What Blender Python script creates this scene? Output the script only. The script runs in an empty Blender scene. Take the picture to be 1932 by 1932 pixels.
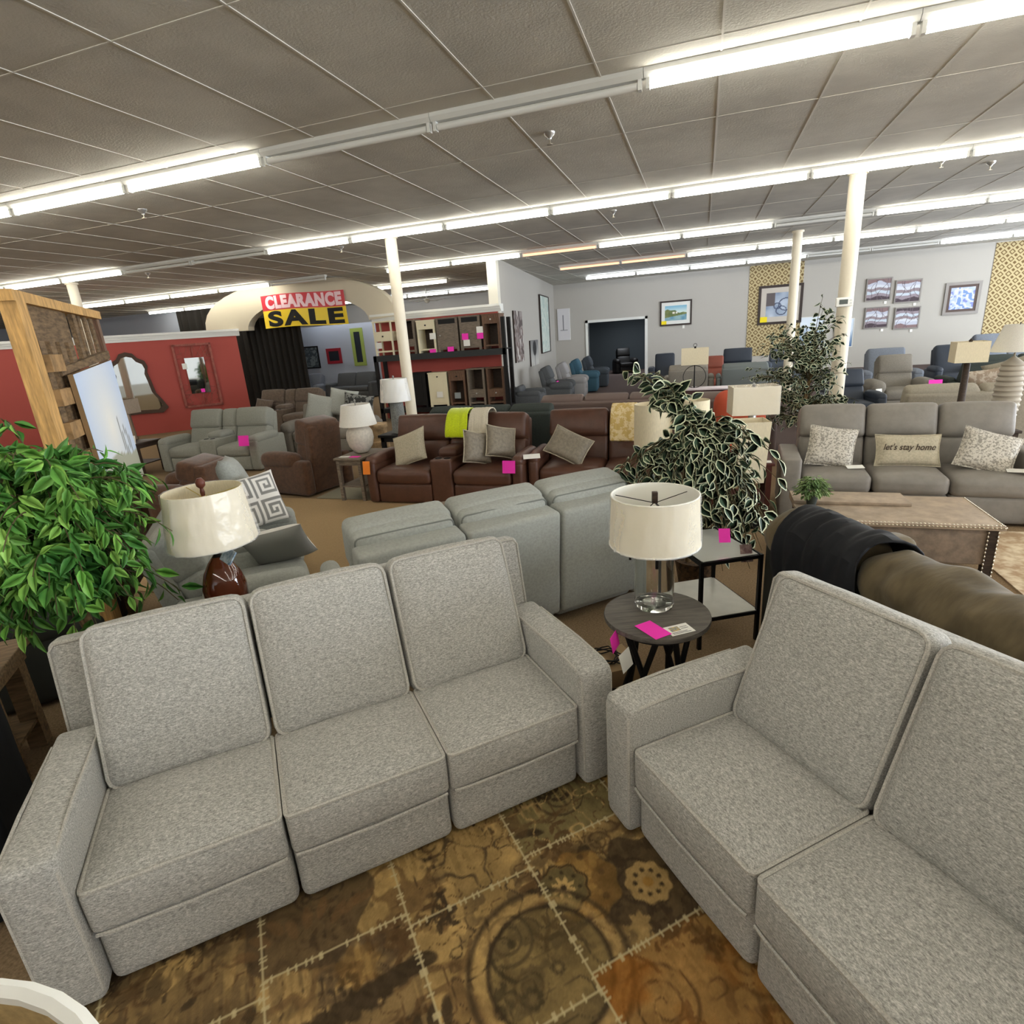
import bpy, math, random
import numpy as np
from mathutils import Matrix, Vector, Euler, noise
PI = math.pi
C = bpy.context.scene.collection
S = bpy.context.scene
R = math.radians

# ------------------------------------------------------------------ camera
CAM_H = 2.0
def cam_axes(yaw, pitch, roll):
    cy, sy, cp, sp, cr, sr = math.cos(yaw), math.sin(yaw), math.cos(pitch), math.sin(pitch), math.cos(roll), math.sin(roll)
    f = Vector((sy*cp, cy*cp, sp)); r = Vector((cy, -sy, 0)); u = r.cross(f)
    return cr*r + sr*u, -sr*r + cr*u, f
_r, _u, _f = cam_axes(-.332472928, -.302563882, -.0721244652)
cd = bpy.data.cameras.new('camera'); cam = bpy.data.objects.new('camera', cd); C.objects.link(cam)
m = Matrix.Identity(4)
for i in range(3):
    m[i][0] = _r[i]; m[i][1] = _u[i]; m[i][2] = -_f[i]
m[2][3] = CAM_H
cam.matrix_world = m
cd.sensor_width = 36; cd.sensor_height = 36; cd.lens = 1064.84/1932*36; cd.clip_start = .05; cd.clip_end = 200
S.camera = cam
# ------------------------------------------------------------------ world, light, exposure
S.view_settings.view_transform = 'Standard'; S.view_settings.look = 'None'
S.view_settings.gamma = 1; S.view_settings.use_curve_mapping = False
S.view_settings.exposure = 0.56
W = bpy.data.worlds.new('world'); S.world = W; W.use_nodes = True
W.node_tree.nodes['Background'].inputs[0].default_value = (.75, .85, 1, 1)
W.node_tree.nodes['Background'].inputs[1].default_value = .3
TUBE = 18.0
def area(name, loc, rot, sx, sy, power, col):
    l = bpy.data.lights.new(name, 'AREA'); l.shape = 'RECTANGLE'; l.size = sx; l.size_y = sy; l.energy = power; l.color = col
    o = bpy.data.objects.new(name, l); C.objects.link(o); o.location = loc; o.rotation_euler = rot
    return o
area('added_right_fill', (13.6, 9, 1.9), (0, R(90), 0), 2.6, 26, 2100, (.82, .9, 1))  # added cool fill for the bluish right side, its source unseen
area('added_front_fill', (2, -6.8, 1.9), (R(90), 0, 0), 22, 2.4, 60, (.85, .92, 1))  # added fill from behind the camera, no opening modelled there

area('added_stock_room_fill', (-3.2, 26.8, 2.65), (0, 0, 0), 1.2, .3, 45, (.9, .95, 1))  # added to brighten the dark room

# ------------------------------------------------------------------ materials
def lin(c):
    o = []
    for v in c[:3]:
        v /= 255.
        o.append(v/12.92 if v <= .04045 else ((v+.055)/1.055)**2.4)
    return (*o, 1)
_mc = {}
def mat(name, col, rough=.8, metal=0, spec=.3, noise_amt=0, nscale=40, col2=None, stretch=(1,1,1), bump=0, bscale=None, sheen=0, trans=0, ior=1.45, detail=3, lo=.35, hi=.65, coat=0, alpha=None):
    if name in _mc: return _mc[name]
    m = bpy.data.materials.new(name); m.use_nodes = True; nt = m.node_tree; b = nt.nodes['Principled BSDF']
    b.inputs['Base Color'].default_value = lin(col); b.inputs['Roughness'].default_value = rough
    b.inputs['Metallic'].default_value = metal; b.inputs['Specular IOR Level'].default_value = spec
    b.inputs['Sheen Weight'].default_value = sheen; b.inputs['Transmission Weight'].default_value = trans; b.inputs['IOR'].default_value = ior
    b.inputs['Coat Weight'].default_value = coat
    if alpha is not None: b.inputs['Alpha'].default_value = alpha
    if noise_amt or bump:
        tc = nt.nodes.new('ShaderNodeTexCoord'); mp = nt.nodes.new('ShaderNodeMapping'); mp.inputs['Scale'].default_value = stretch
        nt.links.new(tc.outputs['Object'], mp.inputs[0])
    if noise_amt:
        n = nt.nodes.new('ShaderNodeTexNoise'); n.inputs['Scale'].default_value = nscale; n.inputs['Detail'].default_value = detail; n.inputs['Roughness'].default_value = .65
        nt.links.new(mp.outputs[0], n.inputs['Vector'])
        r = nt.nodes.new('ShaderNodeValToRGB'); r.color_ramp.elements[0].position = lo; r.color_ramp.elements[1].position = hi
        r.color_ramp.elements[0].color = lin(col2 or [max(0, v*(1-noise_amt)) for v in col]); r.color_ramp.elements[1].color = lin(col)
        nt.links.new(n.outputs['Fac'], r.inputs[0]); nt.links.new(r.outputs[0], b.inputs['Base Color'])
    if bump:
        n = nt.nodes.new('ShaderNodeTexNoise'); n.inputs['Scale'].default_value = bscale or nscale; n.inputs['Detail'].default_value = 4
        nt.links.new(mp.outputs[0], n.inputs['Vector'])
        bp = nt.nodes.new('ShaderNodeBump'); bp.inputs['Strength'].default_value = bump; bp.inputs['Distance'].default_value = .01
        nt.links.new(n.outputs['Fac'], bp.inputs['Height']); nt.links.new(bp.outputs[0], b.inputs['Normal'])
    _mc[name] = m; return m
def emit(name, col, s):
    m = bpy.data.materials.new(name); m.use_nodes = True; b = m.node_tree.nodes['Principled BSDF']
    b.inputs['Base Color'].default_value = lin(col); b.inputs['Emission Color'].default_value = lin(col); b.inputs['Emission Strength'].default_value = s
    return m
def vcol(name, rough=.8, spec=.2, bump=0):
    if name in _mc: return _mc[name]
    m = bpy.data.materials.new(name); m.use_nodes = True; nt = m.node_tree; b = nt.nodes['Principled BSDF']
    a = nt.nodes.new('ShaderNodeAttribute'); a.attribute_name = 'Col'
    nt.links.new(a.outputs['Color'], b.inputs['Base Color']); b.inputs['Roughness'].default_value = rough; b.inputs['Specular IOR Level'].default_value = spec
    if bump:
        n = nt.nodes.new('ShaderNodeTexNoise'); n.inputs['Scale'].default_value = 400
        tc = nt.nodes.new('ShaderNodeTexCoord'); nt.links.new(tc.outputs['Object'], n.inputs['Vector'])
        bp = nt.nodes.new('ShaderNodeBump'); bp.inputs['Strength'].default_value = bump; bp.inputs['Distance'].default_value = .004
        nt.links.new(n.outputs['Fac'], bp.inputs['Height']); nt.links.new(bp.outputs[0], b.inputs['Normal'])
    _mc[name] = m; return m
def tweed(name, c1, c2, c3):
    m = bpy.data.materials.new(name); m.use_nodes = True; nt = m.node_tree; b = nt.nodes['Principled BSDF']
    b.inputs['Roughness'].default_value = .95; b.inputs['Specular IOR Level'].default_value = .1; b.inputs['Sheen Weight'].default_value = .15
    tc = nt.nodes.new('ShaderNodeTexCoord')
    def nz(sc, st, d=2):
        mp = nt.nodes.new('ShaderNodeMapping'); mp.inputs['Scale'].default_value = st; nt.links.new(tc.outputs['Object'], mp.inputs[0])
        n = nt.nodes.new('ShaderNodeTexNoise'); n.inputs['Scale'].default_value = sc; n.inputs['Detail'].default_value = d; nt.links.new(mp.outputs[0], n.inputs['Vector']); return n
    n1 = nz(150, (.5, 1.0, 1.4), 3); n2 = nz(380, (.5, 1, 1.3), 2)
    r = nt.nodes.new('ShaderNodeValToRGB'); e = r.color_ramp.elements
    e[0].position = .34; e[0].color = lin(c1); e[1].position = .52; e[1].color = lin(c2); x = e.new(.66); x.color = lin(c3)
    mix = nt.nodes.new('ShaderNodeMix'); mix.data_type = 'FLOAT'; mix.inputs['Factor'].default_value = .5
    nt.links.new(n1.outputs['Fac'], mix.inputs[2]); nt.links.new(n2.outputs['Fac'], mix.inputs[3]); nt.links.new(mix.outputs[0], r.inputs[0])
    nt.links.new(r.outputs[0], b.inputs['Base Color'])
    bp = nt.nodes.new('ShaderNodeBump'); bp.inputs['Strength'].default_value = .35; bp.inputs['Distance'].default_value = .003
    nt.links.new(n2.outputs['Fac'], bp.inputs['Height']); nt.links.new(bp.outputs[0], b.inputs['Normal'])
    return m

# ------------------------------------------------------------------ mesh helpers
class MB:
    def __init__(s): s.v = []; s.f = []; s.mi = []; s.col = None
    def add(s, vs, fs, M=None, mi=0):
        b = len(s.v)
        for p in vs:
            p = Vector(p)
            if M is not None: p = M @ p
            s.v.append(p[:])
        for f in fs: s.f.append([b+i for i in f]); s.mi.append(mi)
    def box(s, x0, x1, y0, y1, z0, z1, M=None, mi=0):
        v = [(x, y, z) for z in (z0, z1) for y in (y0, y1) for x in (x0, x1)]
        s.add(v, [(0,2,3,1), (4,5,7,6), (0,1,5,4), (2,6,7,3), (0,4,6,2), (1,3,7,5)], M, mi); return s
    def rbox(s, lo, hi, r, bul=(0,0,0), n=4, M=None, nz=0, seed=0, nk=2, mi=0, nf=4.5):
        lo = Vector(lo); hi = Vector(hi); h = (hi-lo)/2; c = (hi+lo)/2; r = min(r, h.x*.98, h.y*.98, h.z*.98)
        ax = []
        for a in range(3):
            e = [-h[a] + r*t for t in [i/nk for i in range(nk+1)]]
            k = n if h[a] > r*1.3 else 1
            mid = [(-h[a]+r) + (2*(h[a]-r))*i/k for i in range(1, k)]
            ax.append(e + mid + [-v for v in reversed(e)])
        idx = {}; vs = []; fs = []
        def vid(t):
            if t in idx: return idx[t]
            p = Vector((ax[0][t[0]], ax[1][t[1]], ax[2][t[2]]))
            q = Vector([max(-(h[a]-r), min(h[a]-r, p[a])) for a in range(3)])
            d = p-q
            if d.length > 1e-9: d = d.normalized()*r
            o = q+d
            for a in range(3):
                if bul[a]:
                    b_, c_ = [(i) for i in range(3) if i != a]
                    w = (1-min(1, abs(o[b_]/h[b_]))**2.4)*(1-min(1, abs(o[c_]/h[c_]))**2.4)
                    o[a] += bul[a]*w*(o[a]/h[a])
            if nz:
                nn = noise.noise_vector((o+c)*nf + Vector((seed, seed*.7, 0)))
                o += nn*nz
            idx[t] = len(vs); vs.append(o+c); return idx[t]
        N = [len(a)-1 for a in ax]
        for a in range(3):
            b_, c_ = [(1,2), (2,0), (0,1)][a]
            for side in (0, N[a]):
                for i in range(N[b_]):
                    for j in range(N[c_]):
                        t = []
                        for (di, dj) in ((0,0), (1,0), (1,1), (0,1)):
                            k = [0,0,0]; k[a] = side; k[b_] = i+di; k[c_] = j+dj; t.append(vid(tuple(k)))
                        fs.append(t if side else t[::-1])
        s.add(vs, fs, M, mi); return s
    def tube(s, pts, r, n=6, closed=False, M=None, mi=0, cap=True):
        P = [Vector(p) for p in pts]; k = len(P); rr = r if isinstance(r, (list, tuple)) else [r]*k
        vs = []; fs = []; up = None
        for i, p in enumerate(P):
            a = P[i-1] if (i > 0 or closed) else p; b = P[(i+1) % k] if (i < k-1 or closed) else p
            t = (b-a).normalized() if (b-a).length > 1e-9 else Vector((0,0,1))
            if up is None:
                up = Vector((0,0,1)) if abs(t.z) < .9 else Vector((1,0,0))
            u = (up - t*up.dot(t))
            if u.length < 1e-5: u = t.orthogonal()
            u.normalize(); up = u; w = t.cross(u)
            for j in range(n):
                an = 2*PI*j/n; vs.append(p + (u*math.cos(an) + w*math.sin(an))*rr[i])
        for i in range(k if closed else k-1):
            for j in range(n):
                a = i*n+j; b = i*n+(j+1) % n; c = ((i+1) % k)*n+(j+1) % n; d = ((i+1) % k)*n+j
                fs.append((a, b, c, d))
        if not closed and cap:
            fs.append(tuple(range(n))[::-1]); fs.append(tuple((k-1)*n+j for j in range(n)))
        s.add(vs, fs, M, mi); return s
    def lathe(s, prof, n=24, M=None, c=(0,0,0), mi=0, ell=1.0):
        vs = []; fs = []
        for (r, z) in prof:
            for j in range(n):
                a = 2*PI*j/n; vs.append((c[0]+r*math.cos(a), c[1]+r*math.sin(a)*ell, c[2]+z))
        for i in range(len(prof)-1):
            for j in range(n):
                fs.append((i*n+j, i*n+(j+1) % n, (i+1)*n+(j+1) % n, (i+1)*n+j))
        if prof[0][0] > 1e-6: fs.append(tuple(range(n))[::-1])
        if prof[-1][0] > 1e-6: fs.append(tuple((len(prof)-1)*n+j for j in range(n)))
        s.add(vs, fs, M, mi); return s
    def ring(s, prof, n=24, M=None, c=(0,0,0), mi=0):   # open profile closed on itself (hollow shade)
        vs = []; fs = []; k = len(prof)
        for (r, z) in prof:
            for j in range(n):
                a = 2*PI*j/n; vs.append((c[0]+r*math.cos(a), c[1]+r*math.sin(a), c[2]+z))
        for i in range(k):
            for j in range(n):
                fs.append((i*n+j, i*n+(j+1) % n, ((i+1) % k)*n+(j+1) % n, ((i+1) % k)*n+j))
        s.add(vs, fs, M, mi); return s
    def prism(s, poly, y0, y1, M=None, mi=0):            # polygon in xz, extruded along y
        k = len(poly); v = [(p[0], y0, p[1]) for p in poly] + [(p[0], y1, p[1]) for p in poly]
        fs = [tuple(range(k)), tuple(range(2*k-1, k-1, -1))] + [(i, i+k, (i+1) % k + k, (i+1) % k) for i in range(k)]
        s.add(v, fs, M, mi); return s
    def build(s, name, mats, parent=None, smooth=True, angle=45):
        me = bpy.data.meshes.new(name); me.from_pydata(s.v, [], s.f)
        if not isinstance(mats, (list, tuple)): mats = [mats]
        for m_ in mats: me.materials.append(m_)
        if len(mats) > 1: me.polygons.foreach_set('material_index', s.mi)
        me.update()
        if smooth:
            me.polygons.foreach_set('use_smooth', [True]*len(me.polygons))
            try: me.set_sharp_from_angle(angle=R(angle))
            except Exception: pass
        o = bpy.data.objects.new(name, me); C.objects.link(o)
        if parent is not None: o.parent = parent
        return o
def grid_mesh(name, P, cols, material, parent=None):     # P (ny,nx,3), cols (ny,nx,3) sRGB 0..255
    ny, nx = P.shape[:2]
    me = bpy.data.meshes.new(name); me.vertices.add(nx*ny); me.vertices.foreach_set('co', P.reshape(-1).astype(np.float32))
    i = np.arange(nx-1)[None, :] + nx*np.arange(ny-1)[:, None]
    q = np.stack([i, i+1, i+1+nx, i+nx], -1).reshape(-1, 4); nf = len(q)
    me.loops.add(nf*4); me.loops.foreach_set('vertex_index', q.reshape(-1).astype(np.int32))
    me.polygons.add(nf); me.polygons.foreach_set('loop_start', (np.arange(nf)*4).astype(np.int32)); 
    me.polygons.foreach_set('use_smooth', np.ones(nf, bool))
    me.update(calc_edges=True)
    a = me.color_attributes.new('Col', 'FLOAT_COLOR', 'POINT')
    c = np.clip(cols.reshape(-1, 3)/255., 0, 1); c = np.where(c <= .04045, c/12.92, ((c+.055)/1.055)**2.4)
    a.data.foreach_set('color', np.concatenate([c, np.ones((len(c), 1))], 1).astype(np.float32).reshape(-1))
    me.materials.append(material)
    o = bpy.data.objects.new(name, me); C.objects.link(o)
    if parent is not None: o.parent = parent
    return o
def tag(o, label, cat, group=None, kind=None):
    o['label'] = label; o['category'] = cat
    if group: o['group'] = group
    if kind: o['kind'] = kind
    return o
def thing(name, label, cat, loc=(0,0,0), ang=0, group=None):
    o = bpy.data.objects.new(name, None); C.objects.link(o); o.empty_display_size = .1
    o.location = loc; o.rotation_euler = (0, 0, R(ang)); return tag(o, label, cat, group)
def struct(o):
    o['kind'] = 'structure'; return o
def kids(o): return [c for c in bpy.data.objects if c.parent == o]
def dup(root, loc, ang=None, label=None, group=None):
    def cp(o, par):
        c = o.copy(); C.objects.link(c); c.parent = par
        for k in kids(o): cp(k, c)
        return c
    ch = kids(root); r = root.copy(); C.objects.link(r); r.location = loc
    for k in ch: cp(k, r)
    if ang is not None: r.rotation_euler = (0, 0, R(ang))
    if label: r['label'] = label
    if group: r['group'] = group
    return r
def TR(x=0, y=0, z=0, rx=0, ry=0, rz=0):
    return Matrix.Translation((x, y, z)) @ Euler((R(rx), R(ry), R(rz)), 'XYZ').to_matrix().to_4x4()
def fr(loc, ang, p):                                     # local point of a placed thing -> world
    a = R(ang); return (loc[0]+p[0]*math.cos(a)-p[1]*math.sin(a), loc[1]+p[0]*math.sin(a)+p[1]*math.cos(a), (loc[2] if len(loc) > 2 else 0)+p[2])
def text_obj(name, body, size, material, M, parent=None, bold=0, sx=1, shear=0, extrude=.001, align='CENTER', space=1, fit=None):
    cu = bpy.data.curves.new(name, 'FONT'); cu.body = body; cu.size = size; cu.offset = bold; cu.extrude = extrude; cu.shear = shear
    cu.align_x = align; cu.align_y = 'CENTER'; cu.space_character = space
    t = bpy.data.objects.new(name, cu); C.objects.link(t)
    dg = bpy.context.evaluated_depsgraph_get(); me = bpy.data.meshes.new_from_object(t.evaluated_get(dg))
    bpy.data.objects.remove(t)
    D = Matrix.Diagonal((sx, 1, 1, 1))
    if fit:
        xs = [v.co.x for v in me.vertices]; ys = [v.co.y for v in me.vertices]
        D = Matrix.Diagonal((fit[0]/(max(xs)-min(xs)), fit[1]/(max(ys)-min(ys)), 1, 1)) @ Matrix.Translation((-(max(xs)+min(xs))/2, -(max(ys)+min(ys))/2, 0))
    me.transform(M @ D)
    me.materials.clear(); me.materials.append(material); me.name = name
    o = bpy.data.objects.new(name, me); C.objects.link(o)
    if parent is not None: o.parent = parent
    return o

# ------------------------------------------------------------------ palette
TW = tweed('heather_grey_tweed', (126,124,118), (173,171,164), (210,207,200))
TWP = mat('heather_piping', (196,192,182), .9, noise_amt=.2, nscale=200)
M_white = mat('white_paint', (226,226,220), .5)
M_wood_d = mat('dark_wood', (72,58,48), .5, noise_amt=.35, nscale=9, stretch=(1,12,12))
M_wood_g = mat('grey_brown_wood', (142,128,112), .55, noise_amt=.3, nscale=9, stretch=(1,12,12))
M_wood_b = mat('brown_wood', (124,94,74), .55, noise_amt=.3, nscale=9, stretch=(12,12,1))
M_black = mat('black_paint', (26,25,25), .5)
M_blackmetal = mat('black_metal', (28,26,25), .4, metal=.6)
M_leather = mat('brown_leather', (98,66,52), .38, spec=.45, noise_amt=.12, nscale=6, bump=.12, bscale=90)
M_gleather = mat('grey_leather', (140,134,126), .5, spec=.35, noise_amt=.08, nscale=6, bump=.12, bscale=120)
M_brownfab = mat('brown_suede', (98,68,48), .9, noise_amt=.2, nscale=18, sheen=.3)
M_brown2 = mat('taupe_brown_fabric', (112,96,82), .85, noise_amt=.15, nscale=20, sheen=.2)
M_lgrey = mat('light_grey_fabric', (166,168,160), .9, noise_amt=.08, nscale=60, sheen=.1)
M_mgrey = mat('mid_grey_fabric', (148,148,138), .9, noise_amt=.1, nscale=70, sheen=.1)
M_grey2 = mat('warm_grey_fabric', (136,130,120), .9, noise_amt=.1, nscale=60)
M_olive = mat('olive_velvet', (112,98,72), .75, noise_amt=.25, nscale=4, sheen=.12, stretch=(2.2,.7,.9), bump=1.0, bscale=5)
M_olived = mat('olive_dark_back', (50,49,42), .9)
M_tan = mat('tan_grey_fabric', (164,156,140), .9, noise_amt=.08, nscale=60)
M_dkgreen = mat('dark_green_fabric', (58,64,60), .9, noise_amt=.1, nscale=50)
M_dknavy = mat('dark_navy_leather', (52,58,68), .5)
M_charc = mat('charcoal_fabric', (86,88,90), .85, noise_amt=.1, nscale=50)
M_bluegrey = mat('blue_grey_fabric', (118,124,134), .85, noise_amt=.1, nscale=50)
M_teal = mat('teal_fabric', (60,92,108), .85)
M_redch = mat('red_brown_leather', (132,72,58), .5)
M_cream = mat('cream_paint', (232,222,190), .5)
M_shade = mat('cream_linen_shade', (232,220,190), .9, noise_amt=.06, nscale=25, stretch=(8,8,1))
M_shadew = mat('white_shade', (232,228,218), .85, noise_amt=.05, nscale=25, stretch=(8,8,1))
M_inner = mat('shade_lining', (238,236,226), .9)
M_card = mat('white_card', (240,238,230), .6)
M_pink = mat('neon_pink_card', (255,60,190), .6)
M_pink.node_tree.nodes['Principled BSDF'].inputs['Base Color'].default_value = (1, .045, .52, 1)
M_orange = mat('orange_card', (245,140,50), .6)
M_yellow = mat('yellow_card', (245,222,40), .6)
M_lime = mat('lime_throw', (214,232,20), .95, noise_amt=.15, nscale=120, sheen=.5)
M_thread = mat('cream_throw', (222,212,190), .95, noise_amt=.1, nscale=90)
M_glass = mat('clear_glass', (250,252,250), .03, trans=1, ior=1.45, spec=.5)
M_amber = mat('amber_glass', (92,42,22), .06, spec=.8, coat=.6)
M_plastic = mat('clear_wrap', (255,255,255), .1, spec=1, alpha=.28, bump=1.0, bscale=10)
M_mirror = mat('mirror_glass', (215,220,220), .03, metal=1)
M_steel = mat('brushed_steel', (190,190,188), .35, metal=.9)
M_chrome = mat('chrome_nail', (215,205,185), .3, metal=.9)
M_pine = mat('raw_pine', (214,168,104), .7, noise_amt=.25, nscale=7, stretch=(6,6,.7))
M_pallet = mat('pallet_wood', (128,104,76), .8, noise_amt=.35, nscale=8, stretch=(1,6,6))
M_pillow_g = mat('taupe_satin', (150,140,124), .5, noise_amt=.15, nscale=30)
M_pillow_c = mat('cream_weave', (196,186,162), .95, noise_amt=.12, nscale=60)
M_leop = mat('leopard_weave', (206,200,188), .95, noise_amt=1, nscale=55, col2=(150,144,134), lo=.46, hi=.5)
M_damask = mat('damask_dark', (120,120,116), .9, noise_amt=1, nscale=9, col2=(52,52,50), lo=.49, hi=.51)
M_paisley = mat('paisley', (196,184,168), .9, noise_amt=1, nscale=14, col2=(160,142,124), lo=.46, hi=.54)

# ------------------------------------------------------------------ setting
CZ = 3.84
def cell_floor():
    m = bpy.data.materials.new('carpet'); m.use_nodes = True; nt = m.node_tree; b = nt.nodes['Principled BSDF']; b.inputs['Roughness'].default_value = 1; b.inputs['Specular IOR Level'].default_value = .05
    tc = nt.nodes.new('ShaderNodeTexCoord'); sp = nt.nodes.new('ShaderNodeSeparateXYZ'); nt.links.new(tc.outputs['Object'], sp.inputs[0])
    g1 = nt.nodes.new('ShaderNodeMath'); g1.operation = 'GREATER_THAN'; g1.inputs[1].default_value = -5.3; nt.links.new(sp.outputs[0], g1.inputs[0])
    g2 = nt.nodes.new('ShaderNodeMath'); g2.operation = 'GREATER_THAN'; g2.inputs[1].default_value = 9.0; nt.links.new(sp.outputs[1], g2.inputs[0])
    mu = nt.nodes.new('ShaderNodeMath'); mu.operation = 'MULTIPLY'; nt.links.new(g1.outputs[0], mu.inputs[0]); nt.links.new(g2.outputs[0], mu.inputs[1])
    n = nt.nodes.new('ShaderNodeTexNoise'); n.inputs['Scale'].default_value = 90; n.inputs['Detail'].default_value = 4; nt.links.new(tc.outputs['Object'], n.inputs[0])
    def ramp(a, c):
        r = nt.nodes.new('ShaderNodeValToRGB'); r.color_ramp.elements[0].position = .35; r.color_ramp.elements[1].position = .65
        r.color_ramp.elements[0].color = lin(a); r.color_ramp.elements[1].color = lin(c); nt.links.new(n.outputs[0], r.inputs[0]); return r
    r1 = ramp((124,104,80), (150,128,100)); r2 = ramp((84,72,70), (102,90,86))
    mx = nt.nodes.new('ShaderNodeMix'); mx.data_type = 'RGBA'; nt.links.new(mu.outputs[0], mx.inputs['Factor']); nt.links.new(r1.outputs[0], mx.inputs[6]); nt.links.new(r2.outputs[0], mx.inputs[7])
    nt.links.new(mx.outputs[2], b.inputs['Base Color']); return m
struct(MB().box(-30, 14, -7, 31, -.1, 0).build('floor', cell_floor(), smooth=False))
M_ceil = mat('ceiling_tile', (211,208,198), .95, noise_amt=.08, nscale=1.1, bump=.35, bscale=60, spec=.05)
struct(MB().box(-30, 14, -7, 31, CZ, CZ+.1).build('ceiling', M_ceil, smooth=False))
M_tbar = mat('ceiling_grid_bar', (212,208,198), .9)
g = MB(); TX = .87; x = -30+.49
while x < 14:
    g.box(x-.007, x+.007, -7, 24.3, CZ-.005, CZ+.001); x += TX
y = 3.17-1.69*6
while y < 24.3:
    g.box(-30, 14, y-.006, y+.006, CZ-.004, CZ+.001); y += 1.69
struct(g.build('trim_1', M_tbar, smooth=False))
M_wallb = mat('grey_wall', (182,178,170), .9, spec=.1)
M_wallbl = mat('blue_grey_wall', (176,182,194), .9, spec=.1)
M_red = mat('red_wall', (178,88,80), .85, noise_amt=.05, nscale=300, spec=.15)
YB = 24.3
DX0, DX1, DZ = -4.5, -2.2, 2.27
wb = MB(); wb.box(-30, DX0, YB, YB+.15, 0, CZ); wb.box(DX1, 14, YB, YB+.15, 0, CZ); wb.box(DX0, DX1, YB, YB+.15, DZ, CZ)
struct(wb.build('wall_back', M_wallb, smooth=False))
struct(MB().box(14, 14.15, -7, 31, 0, CZ).build('wall_right', M_wallb, smooth=False))
struct(MB().box(-30.15, -30, -7, 31, 0, CZ).build('wall_left', M_wallbl, smooth=False))
struct(MB().box(-30, 14, -7.15, -7, 0, CZ).build('wall_front', M_wallb, smooth=False))
struct(MB().box(-24, -15.2, 18.3, 18.45, 0, CZ).build('wall_alcove', M_wallbl, smooth=False))
struct(MB().box(-21, -13.0, 22.0, 22.15, 0, 2.95).build('wall_display', M_wallbl, smooth=False))
# partition running to the back wall, with its end pillar
pa = math.atan2(YB-14.4, -5.9+4.87); pl = math.hypot(YB-14.4, 1.03)
pm = TR(-4.87, 14.4, 0, rz=math.degrees(pa))
struct(MB().box(0, pl, 0, .14, 0, CZ, M=pm).build('wall_partition', M_wallb, smooth=False))
struct(MB().box(-5.12, -4.87, 14.22, 14.42, 0, CZ).box(-5.16, -4.84, 14.2, 14.44, 2.72, 2.78).build('trim_2', mat('pillar_paint', (226,222,208), .6), smooth=False))
# red walls
RW0 = (-13.05, 14.1); RWA = 224.4
rwm = TR(RW0[0], RW0[1], 0, rz=RWA)                       # local x runs left along the wall, local -y.. faces away
struct(MB().box(0, 10, -.15, 0, 0, 2.62, M=rwm).build('wall_red_left', M_red, smooth=False))
cr = MB()
for (z0, z1, d) in ((2.55, 2.62, .03), (2.62, 2.68, .06), (2.68, 2.74, .1)): cr.box(-.1, 10, -.17, d, z0, z1, M=rwm)
struct(cr.build('trim_3', M_white, smooth=False))
struct(MB().box(-8.42, -4.9, 14.2, 14.35, 0, 2.62).build('wall_red_right', M_red, smooth=False))
cr = MB()
for (z0, z1, d) in ((2.6, 2.66, .03), (2.66, 2.72, .07), (2.72, 2.78, .12)): cr.box(-8.5, -4.8, 14.2-d, 14.37, z0, z1)
struct(cr.build('trim_4', M_white, smooth=False))
# arch
poly = []
for i in range(21):
    a = PI - PI*i/20; poly.append((-10.92+3.2*math.cos(a), 2.7+1.22*max(0, math.sin(a))**.8))
poly = [(x_, min(z_, CZ-.001)) for x_, z_ in poly]
inn = [(-10.55+2.02*math.cos(PI*i/16), 2.62+.72*math.sin(PI*i/16)) for i in range(17)]
am = MB(); n1 = len(poly)
outer = poly; inner = [(-10.55+2.02*math.cos(PI-PI*i/20), 2.66+.72*math.sin(PI*i/20)) for i in range(21)]
vs = [(p[0], 14.1, p[1]) for p in outer]+[(p[0], 14.1, p[1]) for p in inner]+[(p[0], 14.35, p[1]) for p in outer]+[(p[0], 14.35, p[1]) for p in inner]
fs = []
for i in range(20):
    fs += [(i, i+1, 21+i+1, 21+i), (42+i+1, 42+i, 63+i, 63+i+1), (i+42, i+43, i+1, i), (21+i, 22+i, 64+i, 63+i)]
fs += [(0, 21, 63, 42), (20, 62, 83, 41)]
am.add(vs, fs); am.box(-11.1, -10.6, 14.15, 14.3, 3.7, CZ)
struct(am.build('trim_5', mat('arch_paint', (206,196,174), .85), smooth=False))
# door opening into the dark stock room
dm = MB()
for (a, b, z0, z1) in ((DX0-.1, DX0, 0, DZ+.1), (DX1, DX1+.1, 0, DZ+.1), (DX0-.1, DX1+.1, DZ, DZ+.1)): dm.box(a, b, YB-.04, YB+.19, z0, z1)
struct(dm.build('door_1', M_white, smooth=False))
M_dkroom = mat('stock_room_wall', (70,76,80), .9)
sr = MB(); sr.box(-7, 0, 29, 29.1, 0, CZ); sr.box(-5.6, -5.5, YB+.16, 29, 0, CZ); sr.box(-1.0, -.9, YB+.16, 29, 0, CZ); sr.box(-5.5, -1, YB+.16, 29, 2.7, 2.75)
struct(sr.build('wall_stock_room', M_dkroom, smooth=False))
# added glazing bars on the right wall, unseen, to go with the right fill
wn = MB(); wn.box(13.9, 13.98, -4, 22, .6, .68); wn.box(13.9, 13.98, -4, 22, 3.1, 3.18)
for i in range(9): wn.box(13.9, 13.98, -4+i*3.25-.04, -4+i*3.25+.04, .6, 3.15)
struct(wn.build('added_window_1', M_steel, smooth=False))
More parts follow.
